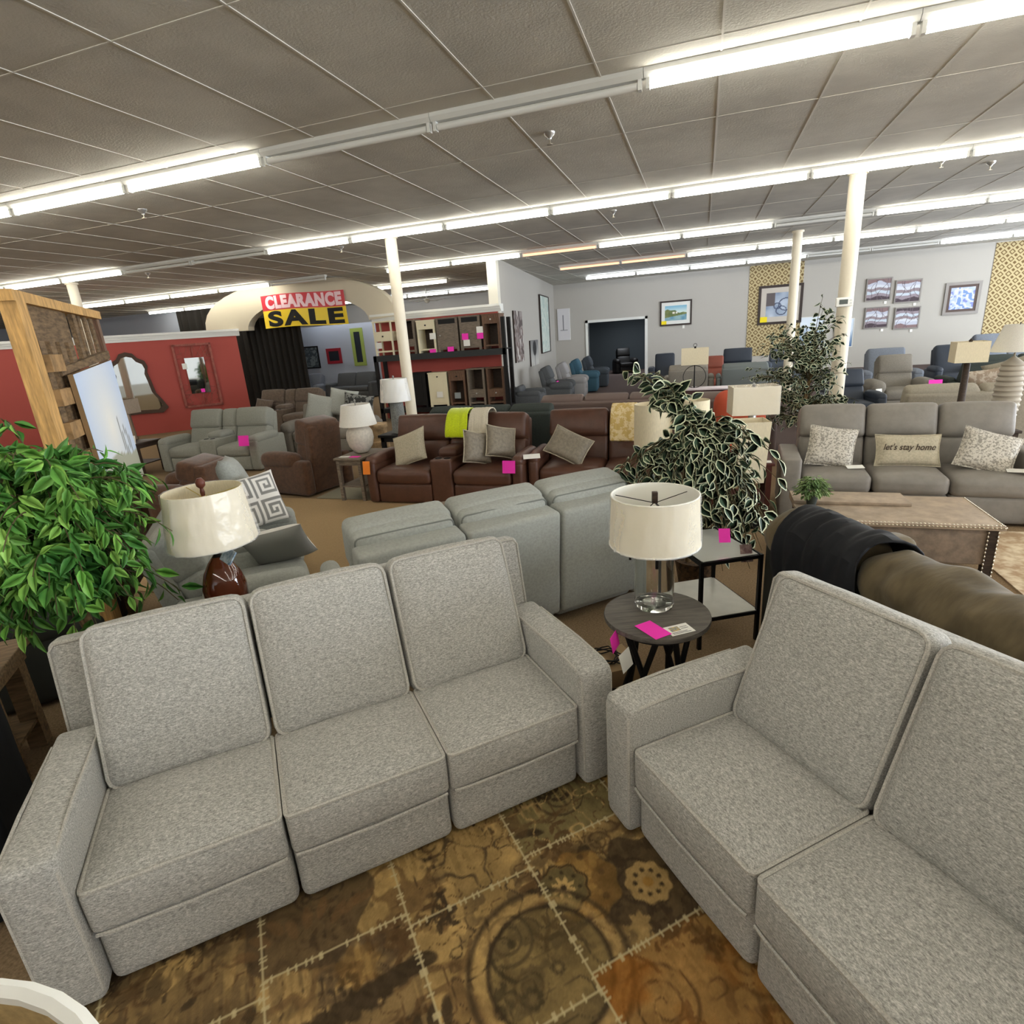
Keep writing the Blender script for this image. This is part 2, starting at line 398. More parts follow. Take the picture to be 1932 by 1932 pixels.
# columns
M_post = mat('column_paint', (232,222,200), .45)
for i, (x, y, lab) in enumerate(((1.99, 9.98, 'thick cream round column carrying the thermostat'), (-5.37, 9.97, 'cream round column in front of the red nightstand wall'),
                       (-13.8, 10.2, 'white round column rising behind the wooden pallet wall'), (2.02, 15.7, 'farther cream round column in front of the patterned wall panel'))):
    t = thing('column', lab, 'column', (x, y, 0), 0, None)
    MB().lathe([(.105, 0), (.105, CZ-.04), (.13, CZ-.04), (.13, CZ)], 20).build('shaft', M_post, t)

# ------------------------------------------------------------------ fluorescent fixtures
M_lit = emit('lit_tube', (255,252,242), TUBE); M_lit2 = emit('lit_tube_cool', (238,244,255), TUBE*1.3)
M_dim = emit('dying_tube', (255,190,150), 1.1); M_off = mat('unlit_tube', (228,228,222), .3)
M_house = mat('fixture_housing', (214,214,208), .5)
SEG = 1.777
def make_fix(key, m_):
    t = thing('fluorescent_fixture', 'x', 'light fixture', (0, 0, CZ))
    MB().prism([(-.055, 0), (.055, 0), (.055, -.03), (.025, -.06), (-.025, -.06), (-.055, -.03)], -SEG/2+.002, SEG/2-.002, M=TR(rz=90)).build('housing', M_house, t, smooth=False)
    MB().tube([(-SEG/2+.05, 0, -.1), (SEG/2-.05, 0, -.1)], .028, 10).build('tube', m_, t)
    for s in (-1, 1): MB().box(s*(SEG/2-.03)-.014, s*(SEG/2-.03)+.014, -.025, .025, -.13, -.05).build('lamp_holder', M_white, t, smooth=False)
    return t
def vis(p):
    d = Vector(p)-Vector((0, 0, CAM_H)); z = d.dot(_f)
    if z < .2: return None
    return 966+1064.84*d.dot(_r)/z, 966-1064.84*d.dot(_u)/z
rows = [(-3.3, 'L', {}, 'behind'), (.95, 'L', {}, 'overhead'),
        (5.17, 'L', {-1: 'O', -2: 'O'}, 'nearest'), (9.36, 'L', {-5: 'O', -6: 'O'}, 'second'), (13.65, 'L', {-5: 'N', -6: 'O', -2: 'D', 1: 'O'}, 'third'),
        (17.45, 'L', {-2: 'D', -1: 'D', -4: 'N', -3: 'N'}, 'fourth'), (21.5, 'C', {2: 'O', 3: 'O', -3: 'N', -4: 'N'}, 'farthest')]
proto = {}
WORD = ['first', 'second', 'third', 'fourth', 'fifth', 'sixth', 'seventh', 'eighth', 'ninth', 'tenth', 'eleventh', 'twelfth', 'thirteenth', 'fourteenth', 'fifteenth', 'sixteenth', 'seventeenth', 'eighteenth', 'nineteenth', 'twentieth', 'twenty-first', 'twenty-second', 'twenty-third']
KN = {'L': 'lit bare tube light', 'C': 'cool white lit tube light', 'O': 'unlit tube light', 'D': 'dim orange dying tube light'}
MT = {'L': M_lit, 'C': M_lit2, 'O': M_off, 'D': M_dim}
for (Y, dflt, ov, rn) in rows:
    cnt = 0
    for k in range(-14, 8):
        xc = -.478+SEG*k+SEG/2
        st = ov.get(k, dflt)
        if st == 'N' or xc < -26 or xc > 13: continue
        if Y == 21.5 and k < -9: continue
        if Y == 17.45 and k < -11: continue
        if Y == 13.65 and k < -10: continue
        if st == 'O' and rn in ('behind', 'overhead'): st = 'L'
        p = vis((xc, Y, CZ)); inv = p is not None and -60 < p[0] < 1990 and -40 < p[1] < 700
        if rn in ('behind', 'overhead') and abs(xc) > 12: continue
        if inv: cnt += 1; lab = '%s, %s from the left in the %s ceiling row' % (KN[st], WORD[cnt-1], rn)
        else: lab = '%s outside the view in the %s ceiling row' % (KN[st], rn)
        if st not in proto:
            proto[st] = make_fix(st, MT[st]); o = proto[st]; o.location = (xc, Y, CZ)
        else: o = dup(proto[st], (xc, Y, CZ))
        o['label'] = lab; o['group'] = 'fluorescent lights in rows under the ceiling'

# sprinklers
sp0 = None
for (x, y, lab) in ((-1.46, 6.14, 'chrome sprinkler head, nearest, centre of the ceiling'), (-6.78, 6.18, 'chrome sprinkler head left, between the two nearest light rows'), (-6.6, 10.26, 'small sprinkler head just left of the left column top'),
                    (-11.52, 10.25, 'small sprinkler head on far left of the ceiling'), (-1.45, 10.38, 'small sprinkler head beyond the second light row, centre'), (2.96, 9.95, 'small white sprinkler head right of the thick column'), (3.74, 10.59, 'sprinkler head nearest the right edge of the picture')):
    if sp0 is None:
        sp0 = thing('sprinkler_head', lab, 'sprinkler', (x, y, CZ)); 
        MB().lathe([(.055, 0), (.05, -.02), (.02, -.045), (.018, -.06)], 14).build('escutcheon', M_steel, sp0)
        MB().lathe([(.008, -.06), (.008, -.1), (.03, -.1), (.03, -.106)], 10).build('deflector', M_chrome, sp0)
    else: dup(sp0, (x, y, CZ), None, lab)

# ------------------------------------------------------------------ upholstery
def loop_face(lo, hi, r, axis, side, k=.3):
    """rounded rectangle that follows the rim of one face of a rounded box"""
    a, b = [i for i in range(3) if i != axis]
    pts = []; o = r*k; rc = r*1.1
    ca = [(hi[a]-rc, hi[b]-rc, 0), (lo[a]+rc, hi[b]-rc, 90), (lo[a]+rc, lo[b]+rc, 180), (hi[a]-rc, lo[b]+rc, 270)]
    for (x, y, a0) in ca:
        for q in range(0, 91, 30):
            p = [0, 0, 0]; p[axis] = (hi[axis]-o) if side > 0 else (lo[axis]+o)
            p[a] = x+(rc-o*.9)*math.cos(R(a0+q)); p[b] = y+(rc-o*.9)*math.sin(R(a0+q)); pts.append(p)
    return pts
def sofa(name, label, cat, loc, ang, mods, mt, aw=.16, ah=.6, D=.92, sh=.46, seam=.27, bh=1.0, vb=.47, bt=.22, lean=22, arm='track', back='single', pip=None, group=None, n=4, wing=0, left=True, right=True, z0=.02, cup=True, mt2=None, puff=1.0, backmat=None, rear=0, pip2=None):
    t = thing(name, label, cat, (loc[0], loc[1], 0), ang, group); mt2 = mt2 or mt
    Wd = sum(w for _, w in mods); x = 0
    pm_ = pip or mt
    for i, (k, w) in enumerate(mods):
        x0, x1 = x+.004, x+w-.004; x += w
        if k == 's':
            lo, hi = (x0, .012, z0), (x1, D-.16, seam+.01)
            MB().rbox(lo, hi, .035, (0, .012*puff, 0), n, nz=.003, seed=i).build('footrest_panel', mt, t)
            RS = .024 if pip else .06
            lo, hi = (x0, -.012, seam), (x1, vb+(.03 if pip else .12), sh)
            c = MB().rbox(lo, hi, RS, (0, .012*puff, (.036 if pip else .024)*puff), n, nz=.004, seed=i+3).build('seat_cushion', mt, t)
            if pip:
                MB().tube(loop_face(lo, hi, RS, 2, 1, .22), .008, 6, True).build('piping', pip, c)
                MB().tube([(x0+.012, -.008, seam+.003), (x0+.06, -.015, seam+.003), (x0+.2, -.019, seam+.003), ((x0+x1)/2, -.021, seam+.002), (x1-.2, -.019, seam+.003), (x1-.06, -.015, seam+.003), (x1-.012, -.008, seam+.003)], .0065, 6).build('piping', pip, c)
        else:
            MB().rbox((x0, .005, z0), (x1, D-.16, ah-.03), .03, (0, 0, 0), n).build('console_box', mt, t)
            MB().rbox((x0+.01, vb*.45, ah-.05), (x1-.01, vb+.1, ah+.06), .05, (0, .01, .02), n).build('console_lid', mt, t)
            if cup:
                for q in (-1, 1):
                    MB().lathe([(.043, 0), (.043, .006), (.036, .006), (.034, .0015), (0, .0015)], 16, c=((x0+x1)/2+q*w*.2, .11, ah-.0305)).build('cup_holder', M_black, t)
        zb = sh-.012 if pip else sh-.05
        L = (bh-zb)/math.cos(R(lean))
        M = TR((x0+x1)/2, vb-(.02 if pip else 0), zb, rx=-lean); hw = (x1-x0)/2; btx = bt if k == 's' else bt*.7
        if back == 'single':
            lo, hi = (-hw, 0, 0), (hw, btx, L)
            RB = .055 if pip else .06
            c = MB().rbox(lo, hi, RB, (0, .04*puff, .012), n+1, M=M, nz=.005, seed=i*2+1).build('back_cushion', mt, t)
            if pip:
                lp = [M @ Vector(p) for p in loop_face(lo, hi, RB, 1, -1, .24)]
                MB().tube(lp, .008, 6, True).build('piping', pip, c)
                lp = [M @ Vector(p) for p in loop_face(lo, hi, RB, 1, 1, .27)]
                MB().tube(lp, .007, 6, True).build('piping', pip, c)
        else:
            s1 = L*.5
            MB().rbox((-hw, .02, 0), (hw, btx, s1+.02), .05, (0, .02*puff, .0), n, M=M, nz=.004, seed=i).build('lumbar_cushion', mt, t)
            MB().rbox((-hw, -.02 if k == 's' else .02, s1-.01), (hw, btx+.0, L), .05, (0, .03*puff, .012), n, M=M, nz=.004, seed=i+9).build('headrest', mt, t)
    # frame behind the cushions
    L = (bh-.12+.05)
    M = TR(Wd/2, vb+.16, .1, rx=-lean*.55)
    if rear:
        x = 0
        for i, (k, w) in enumerate(mods):
            Mx = TR(x+w/2, vb+.3, .1, rx=-5); x += w
            c = MB().rbox((-w/2+.006, -.05, 0), (w/2-.006, .14, rear), .03, (0, .01, .004), n, M=Mx, nz=.004, seed=i).build('back_panel', mt, t)
            Mh = TR(x-w/2, vb+.12, rear-.08, rx=-12)
            lo, hi = (-w/2+.02, -.04, 0), (w/2-.02, .19, bh-rear+.06)
            c = MB().rbox(lo, hi, .04, (0, .02, .012), n, M=Mh, nz=.008, seed=i+4).build('top_cushion', mt, t)
            MB().tube([Mh @ Vector(p) for p in loop_face(lo, hi, .04, 1, 1, .27)], .006, 6, True).build('piping', pip2, c)
            MB().tube([Mh @ Vector(p) for p in loop_face(lo, hi, .04, 1, -1, .27)], .006, 6, True).build('piping', pip2, c)
    else: MB().rbox((-Wd/2-wing, .03, .28 if wing else 0), (Wd/2+wing, .17, L*.9), .035, (0, .01, 0), n, M=M).build('back_frame', backmat or mt2, t)
    if wing and pip:
        for s in (-1, 1):
            lp = [M @ Vector(p) for p in ((s*(Wd/2+wing-.01), .036, .35), (s*(Wd/2+wing-.009), .036, L*.9-.04), (s*(Wd/2+wing-.03), .036, L*.9-.012), (s*(Wd/2-.05), .036, L*.9-.009))]
            MB().tube(lp, .0065, 6).build('piping', pip, t)
    for s, on in ((-1, left), (1, right)):
        if not on: continue
        a0, a1 = (-aw, -.003) if s < 0 else (Wd+.003, Wd+aw)
        if arm == 'track':
            lo, hi = (a0, -.03, z0), (a1, D-.2, ah)
            a = MB().rbox(lo, hi, .028, (.004, .008, .008), n+1, nz=.003, seed=s).build('arm', mt, t)
            if pip:
                xi = a1 if s < 0 else a0; sg = 1 if s > 0 else -1
                lo2 = (lo[0], lo[1], lo[2]); xx = xi+sg*.008
                pts = [(xx, -.02, .06), (xx, -.02, ah-.05), (xx, -.005, ah-.022), (xx, .04, ah-.008), (xx, vb*.5, ah+.002), (xx, D-.3, ah-.006)]
                MB().tube(pts, .0065, 6).build('piping', pip, a)
                xo = (a0 if s < 0 else a1)-sg*.008
                pts = [(xo, -.02, .06), (xo, -.02, ah-.05), (xo, -.005, ah-.022), (xo, .04, ah-.008), (xo, vb*.5, ah+.002), (xo, D-.3, ah-.006)]
                MB().tube(pts, .0065, 6).build('piping', pip, a)
        elif arm == 'pad':
            a = MB().rbox((a0, -.01, z0), (a1, D-.15, ah-.06), .04, (.004, .01, 0), n).build('arm', mt, t)
            MB().rbox((a0-.01, .0, ah-.13), (a1+.01, vb+.16, ah+.01), .06, (0, .01, .02), n, nz=.004).build('arm_pad', mt, a)
        elif arm == 'roll':
            a = MB().rbox((a0, .0, z0), (a1, D-.12, ah-.08), .05, (.01, .01, 0), n).build('arm', mt, t)
            MB().rbox((a0-.03, -.04, ah-.2), (a1+.03, vb+.2, ah+.02), .1, (0, .01, .02), n, nz=.006).build('arm_pad', mt, a)
    return t

SA = dict(aw=.165, ah=.61, D=.92, sh=.44, seam=.262, bh=1.035, vb=.475, bt=.17, lean=21, pip=TWP, n=6, wing=.15)
LOCA, ANGA = (-1.801, .804), 43.3
sofa('sofa', 'grey heathered three-seat sofa with piped cushions in the left foreground', 'sofa', LOCA, ANGA, [('s', .61)]*3, TW, **SA)
LOCB, ANGB = (-.204, 1.844), -48.7
sofa('sofa', 'grey heathered sofa cut off by the right edge of the foreground', 'sofa', LOCB, ANGB, [('s', .605)]*3, TW, **SA)

# light grey sofa seen from behind
V225 = Vector((.7071, -.7071)); 
LOCC = (-.98, 4.57)
sofa('sofa', 'light grey sofa seen from behind, directly beyond the foreground three-seat sofa', 'sofa', LOCC, 225, [('s', .68)]*3, M_lgrey, aw=.12, ah=.58, D=.88, sh=.46, bh=1.0, vb=.36, bt=.2, lean=10, arm='pad', back='head', pip=None, n=5, mt2=M_lgrey, rear=.78, pip2=mat('grey_cord', (120,122,116), .9))
sofa('sofa', 'light grey console loveseat behind the wrapped amber lamp', 'loveseat', (-2.55, 2.96), 131.4, [('s', .6), ('c', .3), ('s', .6)], M_lgrey, aw=.2, ah=.6, D=.95, bh=1.0, arm='pad', back='head', n=4)
# brown leather pair
sofa('sofa', 'brown leather console loveseat with the lime green throw', 'loveseat', (-3.98, 6.22), 0, [('s', .78), ('c', .3), ('s', .78)], M_leather, aw=.14, ah=.62, D=1.0, bh=1.06, vb=.55, lean=18, arm='pad', back='head', n=4, puff=1.3)
sofa('sofa', 'brown leather sofa half hidden by the variegated tree', 'sofa', (-1.82, 6.35), 2, [('s', .76), ('s', .76)], M_leather, aw=.13, ah=.62, D=1.0, bh=1.06, vb=.55, lean=18, arm='pad', back='head', n=4, puff=1.3)
# grey leather sofa
sofa('sofa', 'grey leather three-seat sofa with three throw pillows', 'sofa', (.99, 6.17), -4, [('s', .63)]*3, M_gleather, aw=.19, ah=.62, D=.98, bh=1.06, vb=.53, lean=16, arm='track', back='head', n=5, puff=1.3)
# olive sofa from behind
LOCO, ANGO = (1.2, 4.1), 117.5
def olive():
    t = thing('sofa', 'olive velvet sofa seen from behind with pillow cushions and a black jacket', 'sofa', (.4, 3.63, 0), -62.5)
    # local x runs along its back from the far left end toward the camera right, local y points into the seat
    MB().rbox((0, 0, .03), (2.5, .16, .74), .05, (0, .01, .01), 4).build('back_frame', M_olived, t)
    MB().rbox((0, .1, .03), (2.5, .95, .42), .05, (0, .01, .0), 4).build('base', M_olived, t)
    MB().rbox((0, .05, .03), (.2, .95, .62), .06, (0, .01, .02), 4).build('arm', M_olive, t)
    MB().rbox((2.3, .05, .03), (2.5, .95, .62), .06, (0, .01, .02), 4).build('arm', M_olive, t)
    for (a, b, s) in ((.0, .72, 1), (.74, 1.6, 2), (1.6, 2.48, 3)):
        MB().rbox((a, -.03, .58), (b, .3, .885), .13, (.02, .02, .02), 22, M=TR(rx=0), nz=.03, seed=s*3, nf=7, nk=4).build('back_cushion', M_olive, t)
        MB().rbox((max(a, .2), .25, .4), (min(b, 2.3), .93, .52), .06, (0, .01, .02), 3).build('seat_cushion', M_olive, t)
    return t
olive()
# jacket over the olive sofa
def drape(name, label, cat, x0, x1, prof, mt, loc, ang, fold=.012, nx=22, th=.01, seed=0, edge=.03, group=None):
    """cloth hung along a profile (y,z) swept in x"""
    n = len(prof); P = np.zeros((n, nx, 3))
    for i in range(n):
        for j in range(nx):
            u = j/(nx-1); y, z = prof[i]; k = noise.noise(Vector((u*7+seed, i*.55, seed)))*fold; k2 = noise.noise(Vector((u*3, i*.4+seed, 5)))*edge
            w = (x1-x0); P[i, j] = (x0+u*w+(k2 if j in (0, nx-1) else k2*.4), y-abs(k)*.8, z+abs(k))
    mb = MB(); mb.v = [tuple(p) for p in P.reshape(-1, 3)]
    for i in range(n-1):
        for j in range(nx-1): mb.f.append([i*nx+j, i*nx+j+1, (i+1)*nx+j+1, (i+1)*nx+j]); mb.mi.append(0)
    o = mb.build(name, mt); sm = o.modifiers.new('s', 'SOLIDIFY'); sm.thickness = th; sm.offset = 1
    sb = o.modifiers.new('b', 'SUBSURF'); sb.levels = 1; sb.render_levels = 1
    o.location = loc; o.rotation_euler = (0, 0, R(ang)); tag(o, label, cat, group); return o
drape('jacket', 'black jacket draped over the back of the olive sofa', 'jacket', .2, .84, [(-.05, .46), (-.065, .58), (-.07, .7), (-.06, .825), (.02, .91), (.13, .94), (.25, .905), (.335, .8), (.345, .68)], mat('black_jacket', (30,31,35), .7, noise_amt=.2, nscale=9), (.4, 3.63, 0), -62.5, fold=.075, nx=40, seed=4, edge=.07, th=-.018)

# fabric recliners and the rest of the floor
sofa('recliner', 'dark brown fabric recliner turned away beside the ceramic lamp table', 'recliner', (-5.93, 7.3), -101.5, [('s', .58)], M_brownfab, aw=.17, ah=.6, D=1.0, bh=1.08, vb=.5, bt=.28, lean=12, arm='roll', back='head', n=5, puff=1.6)
sofa('recliner', 'dark brown fabric recliner half hidden by the green leafy tree', 'recliner', (-6.55, 5.35), -75, [('s', .6)], M_brownfab, aw=.2, ah=.58, D=.95, bh=.86, vb=.5, bt=.28, lean=14, arm='roll', back='head', n=4, puff=1.6)
sofa('sofa', 'grey console loveseat in front of the red wall', 'loveseat', (-9.25, 7.75), 6, [('s', .68), ('c', .33), ('s', .68)], M_mgrey, aw=.19, ah=.62, D=1.0, bh=1.06, vb=.52, arm='pad', back='head', n=4, puff=1.3)
sofa('sofa', 'taupe brown console loveseat under the arch', 'loveseat', (-11.3, 12.0), 0, [('s', .75), ('c', .36), ('s', .75)], M_brown2, aw=.22, ah=.62, D=1.0, bh=1.06, arm='pad', back='head', n=3, puff=1.3)
sofa('sofa', 'grey sofa piled with pillows behind the ceramic lamp', 'sofa', (-7.75, 9.3), 12, [('s', .72), ('s', .72)], M_grey2, aw=.2, ah=.62, D=.95, bh=.95, arm='roll', back='single', n=3, puff=1.5)
sofa('sofa', 'dark green sofa standing back to back with the brown leather loveseat', 'sofa', (-2.05, 8.9), 180, [('s', .66)]*3, M_dkgreen, aw=.14, ah=.6, D=.95, bh=1.02, arm='pad', back='head', n=3)
sofa('sofa', 'taupe brown leather sofa back beyond the brown leather sofa', 'sofa', (-.35, 9.95), 180, [('s', .72)]*3, mat('taupe_leather', (104,88,82), .45), aw=.16, ah=.6, D=.95, bh=1.02, arm='pad', back='head', n=3)
sofa('sofa', 'taupe leather sofa with a curved back left of the red tub chair', 'sofa', (.98, 9.9), 176, [('s', .5)]*2, mat('taupe_leather', (104,88,82)), aw=.16, ah=.6, D=.95, bh=.98, arm='pad', back='head', n=3)
sofa('sofa', 'tan sofa seen from behind, directly beyond the grey leather sofa', 'sofa', (4.1, 9.3), 178, [('s', .8), ('s', .8)], M_tan, aw=.14, ah=.6, D=.95, bh=1.06, arm='pad', back='single', n=3)
sofa('recliner', 'large grey fabric recliner facing the camera right of the thick column', 'recliner', (3.42, 12.9), 0, [('s', .62)], M_grey2, aw=.24, ah=.62, D=1.0, bh=1.1, vb=.5, arm='roll', back='head', n=4, puff=1.8)
sofa('recliner', 'blue grey recliner just behind the large grey recliner', 'recliner', (3.75, 15.2), 0, [('s', .8)], M_bluegrey, aw=.2, ah=.62, D=.95, bh=1.12, arm='pad', back='single', n=3)
sofa('recliner', 'small dark navy recliner under the four pictures', 'recliner', (5.25, 15.6), 0, [('s', .62)], M_dknavy, aw=.15, ah=.62, D=.95, bh=1.1, arm='pad', back='single', n=3)
sofa('sofa', 'black green sofa turned away right of the large grey recliner', 'sofa', (6.35, 14.0), 184, [('s', .85), ('s', .85)], M_dkgreen, aw=.15, ah=.62, D=.95, bh=1.05, arm='pad', back='single', n=3)
sofa('sofa', 'dark navy leather sofa behind the thick column', 'sofa', (2.25, 11.2), 8, [('s', .66)], M_dknavy, aw=.15, ah=.6, D=.95, bh=1.0, arm='pad', back='head', n=3)
sofa('sofa', 'olive grey cushioned sofa at the right edge beside the ribbed lamp', 'sofa', (4.75, 9.6), 60, [('s', .7), ('s', .7)], M_tan, aw=.15, ah=.6, D=.95, bh=1.0, arm='pad', back='single', n=3, puff=2)
sofa('sofa', 'pale blue sofa far back under the right patterned panel', 'sofa', (7.6, 20.0), 0, [('s', .8)]*3, M_bluegrey, aw=.2, ah=.62, D=.95, bh=1.1, arm='pad', back='single', n=3)
sofa('sofa', 'warm grey quilted loveseat back below the ring lamp', 'loveseat', (.15, 15.3), 180, [('s', .9)], M_grey2, aw=.14, ah=.75, D=.95, bh=1.05, arm='pad', back='head', n=3)
sofa('sofa', 'green grey sofa back right of the ring lamp', 'loveseat', (1.45, 15.2), 180, [('s', 1.0)], mat('green_grey', (112,118,116), .85), aw=.1, ah=.75, D=.95, bh=1.05, arm='pad', back='single', n=3)
sofa('recliner', 'dark navy leather recliner right of the doorway', 'recliner', (-1.35, 18.2), 4, [('s', .6)], M_dknavy, aw=.2, ah=.75, D=.95, bh=1.15, arm='pad', back='single', n=3)
sofa('recliner', 'red brown leather recliner peeking out behind the ring lamp', 'recliner', (.05, 17.0), 0, [('s', .55)], M_redch, aw=.14, ah=.62, D=.95, bh=1.05, arm='pad', back='head', n=3)
sofa('recliner', 'dark blue recliner below the left patterned panel', 'recliner', (.62, 18.0), 0, [('s', .8)], M_dknavy, aw=.14, ah=.75, D=.95, bh=1.18, arm='pad', back='head', n=3)
sofa('recliner', 'navy recliner beside the farther column', 'recliner', (1.9, 18.0), 0, [('s', .8)], mat('slate_fab', (84,92,104), .8), aw=.14, ah=.75, D=.95, bh=1.1, arm='pad', back='head', n=3)
for i, (y, mt_, lab) in enumerate(((16.1, M_charc, 'dark grey recliner, nearest of the row along the partition wall'), (17.7, mat('silver_grey_fab', (150,148,148), .85), 'light grey recliner, second in the row along the partition wall'),
                           (19.3, M_teal, 'teal recliner, third in the row along the partition wall'), (20.9, mat('dark_slate', (64,70,76), .8), 'dark slate recliner, farthest in the row along the partition wall'))):
    sofa('recliner', lab, 'recliner', (-3.5+.1*i, y), 96, [('s', .62)], mt_, aw=.17, ah=.62, D=.95, bh=1.1, vb=.42, arm='roll', back='head', n=3, puff=1.6)
sofa('sofa', 'charcoal sofa in the corner behind the nightstand rack', 'sofa', (-4.0, 14.6), 96, [('s', .7)], M_charc, aw=.15, ah=.55, D=.9, bh=.7, arm='pad', back='head', n=3)
sofa('recliner', 'black recliner inside the dark stock room', 'recliner', (-3.5, 26.6), 20, [('s', .6)], M_black, aw=.2, ah=.62, D=.95, bh=1.1, arm='roll', back='head', n=3)
sofa('sofa', 'pale grey sofa under the blue wall pictures, left of the darker one', 'sofa', (-16.6, 19.9), 0, [('s', .9), ('s', .6)], M_bluegrey, aw=.2, ah=.6, D=.95, bh=1.05, arm='pad', back='single', n=2)
sofa('sofa', 'charcoal sofa under the green framed mirror', 'sofa', (-14.5, 20.2), 0, [('s', .9), ('s', .9)], M_charc, aw=.2, ah=.6, D=.95, bh=1.0, arm='pad', back='single', n=2)
sofa('armchair', 'black armchair cut off by the left edge beside the grey sofa', 'armchair', (-2.78, .42), 55, [('s', .5)], mat('black_fabric', (24,26,30), .85, noise_amt=.2, nscale=12), aw=.16, ah=.7, D=.8, bh=.95, vb=.4, arm='track', back='single', n=3)
sofa('armchair', 'dark grey chair behind the green leafy tree', 'armchair', (-4.9, 2.3), -40, [('s', .9)], mat('dark_grey_fabric', (60,62,58), .85), aw=.2, ah=.6, D=.95, bh=.98, arm='roll', back='single', n=3)
def tub():
    t = thing('tub_chair', 'red orange tub chair peeking out behind the square lampshade', 'chair', (.5, 7.75, 0))
    MB().rbox((-.3, 0, .2), (.3, .55, .45), .06, (0, .01, .02), 3).build('seat', mat('red_orange_fab', (186,84,58), .8), t)
    MB().rbox((-.33, .3, .3), (.33, .6, 1.08), .14, (0, .03, .03), 4).build('backrest', _mc['red_orange_fab'], t)
    for a in (-.25, .25):
        for b in (.06, .5): MB().tube([(a, b, 0), (a, b, .22)], .02, 8).build('leg', M_wood_d, t)
tub()

# ------------------------------------------------------------------ rugs
def rug_pattern():
    Wr, Hr = 3.3, 2.6; st = .0065; nx, ny = int(Wr/st), int(Hr/st)
    u = np.linspace(-.75, -.75+Wr, nx)[None, :].repeat(ny, 0); v = np.linspace(.12-Hr, .12, ny)[:, None].repeat(nx, 1)
    rs = np.random.RandomState(5)
    def vn(fx, fy, s=0, oct=3):
        out = np.zeros_like(u); amp = 1; tot = 0
        for o in range(oct):
            rr = np.random.RandomState(77+s*13+o); gx = int(Wr*fx*2**o)+3; gy = int(Hr*fy*2**o)+3; G = rr.rand(gy, gx)
            X = (u+.75)*fx*2**o; Yv = (v-.12+Hr)*fy*2**o; xi = np.minimum(X.astype(int), gx-2); yi = np.minimum(Yv.astype(int), gy-2)
            tx = X-xi; ty = Yv-yi; tx = tx*tx*(3-2*tx); ty = ty*ty*(3-2*ty)
            out += amp*(G[yi, xi]*(1-tx)*(1-ty)+G[yi, xi+1]*tx*(1-ty)+G[yi+1, xi]*(1-tx)*ty+G[yi+1, xi+1]*tx*ty); tot += amp; amp *= .55
        return out/tot
    n1, n2, n3 = vn(7, 7, 1), vn(30, 30, 2, 2), vn(4, 60, 3, 2)
    cs = .487
    cu = np.floor((u+.03)/cs).astype(int)
    off = np.where(cu % 2 == 0, -.265, -.215); cv = np.floor((v-off)/cs).astype(int)
    fu = (u+.03)/cs-cu; fv = (v-off)/cs-cv
    tan = np.array([178,146,92.]); gold = np.array([168,124,60.]); brn = np.array([98,74,48.]); dk = np.array([66,54,40.]); rust = np.array([150,92,36.]); olv = np.array([132,116,76.])
    base = tan[None, None, :]*np.ones((ny, nx, 1))
    hsh = (cu*7+cv*13+40) % 6
    for k, c in enumerate((tan*.95, olv, np.array([156,124,72.]), np.array([150,128,84.]), np.array([144,118,78.]), tan)):
        base = np.where((hsh == k)[..., None], c, base)
    base = base*(.82+.36*n1[..., None])
    def blend(mask, c, a=1.):
        nonlocal base
        m_ = np.clip(mask, 0, 1)[..., None]*a; base = base*(1-m_)+c*m_
    wash = np.clip((n1-.42)*5, 0, 1)
    # scrolls: spirals with leaves in each patch, different per patch
    def sm(d, w): return np.clip(1.3-np.abs(d)/w, 0, 1)
    def spiral(x0, y0, R0, turns, hand, ph, w=.007, c=dk, a=.85):
        dx, dy = u-x0, v-y0; r = np.hypot(dx, dy); th = np.arctan2(dy, dx)*hand+ph
        for k in range(int(turns)+2):
            rr = R0*((th % (2*PI))/(2*PI)+k)/(turns+.6)
            blend(sm(r-rr, w*(.5+.9*r/R0))*(r < R0), c, a)
    def disc(x0, y0, rr, c, a=1., lob=0, amp=.0, ph=0):
        dx, dy = u-x0, v-y0; r = np.hypot(dx, dy); th = np.arctan2(dy, dx)
        e = rr*(1+amp*np.cos(lob*th+ph)); blend(np.clip((e-r)/.006+.5, 0, 1), c, a)
    def ringd(x0, y0, rr, w, c, a=1., lob=0, amp=.0, ph=0):
        dx, dy = u-x0, v-y0; r = np.hypot(dx, dy); th = np.arctan2(dy, dx)
        e = rr*(1+amp*np.cos(lob*th+ph)); blend(sm(r-e, w), c, a)
    def petal(x0, y0, ang, L, wd, c, a=.9):
        ca, sa = math.cos(ang), math.sin(ang); X = ((u-x0)*ca+(v-y0)*sa)/L; Y = (-(u-x0)*sa+(v-y0)*ca)/wd
        blend(np.clip((np.clip(X, 0, 1)*(1-np.clip(X, 0, 1))*4-(Y-.6*X*X)**2)*3, 0, 1)*(X > 0)*(X < 1), c, a)
    r2 = random.Random(3)
    for iu in range(-2, 6):
        for iv in range(-6, 2):
            x0 = iu*cs-.03+cs/2; y0 = iv*cs+(-.265 if iu % 2 == 0 else -.215)+cs/2; q = r2.random()
            hand = r2.choice((-1, 1))
            spiral(x0+r2.uniform(-.1, .1), y0+r2.uniform(-.1, .1), .09+.05*q, 2, hand, r2.random()*6, .006, dk, .75)
            spiral(x0+r2.uniform(-.18, .18), y0+r2.uniform(-.18, .18), .06, 2, -hand, r2.random()*6, .005, brn, .8)
            for k in range(7):
                petal(x0+r2.uniform(-.2, .2), y0+r2.uniform(-.2, .2), r2.random()*6.3, r2.uniform(.05, .13), r2.uniform(.012, .03), r2.choice((dk, brn, brn*1.15)), .8) if k < 3 else None
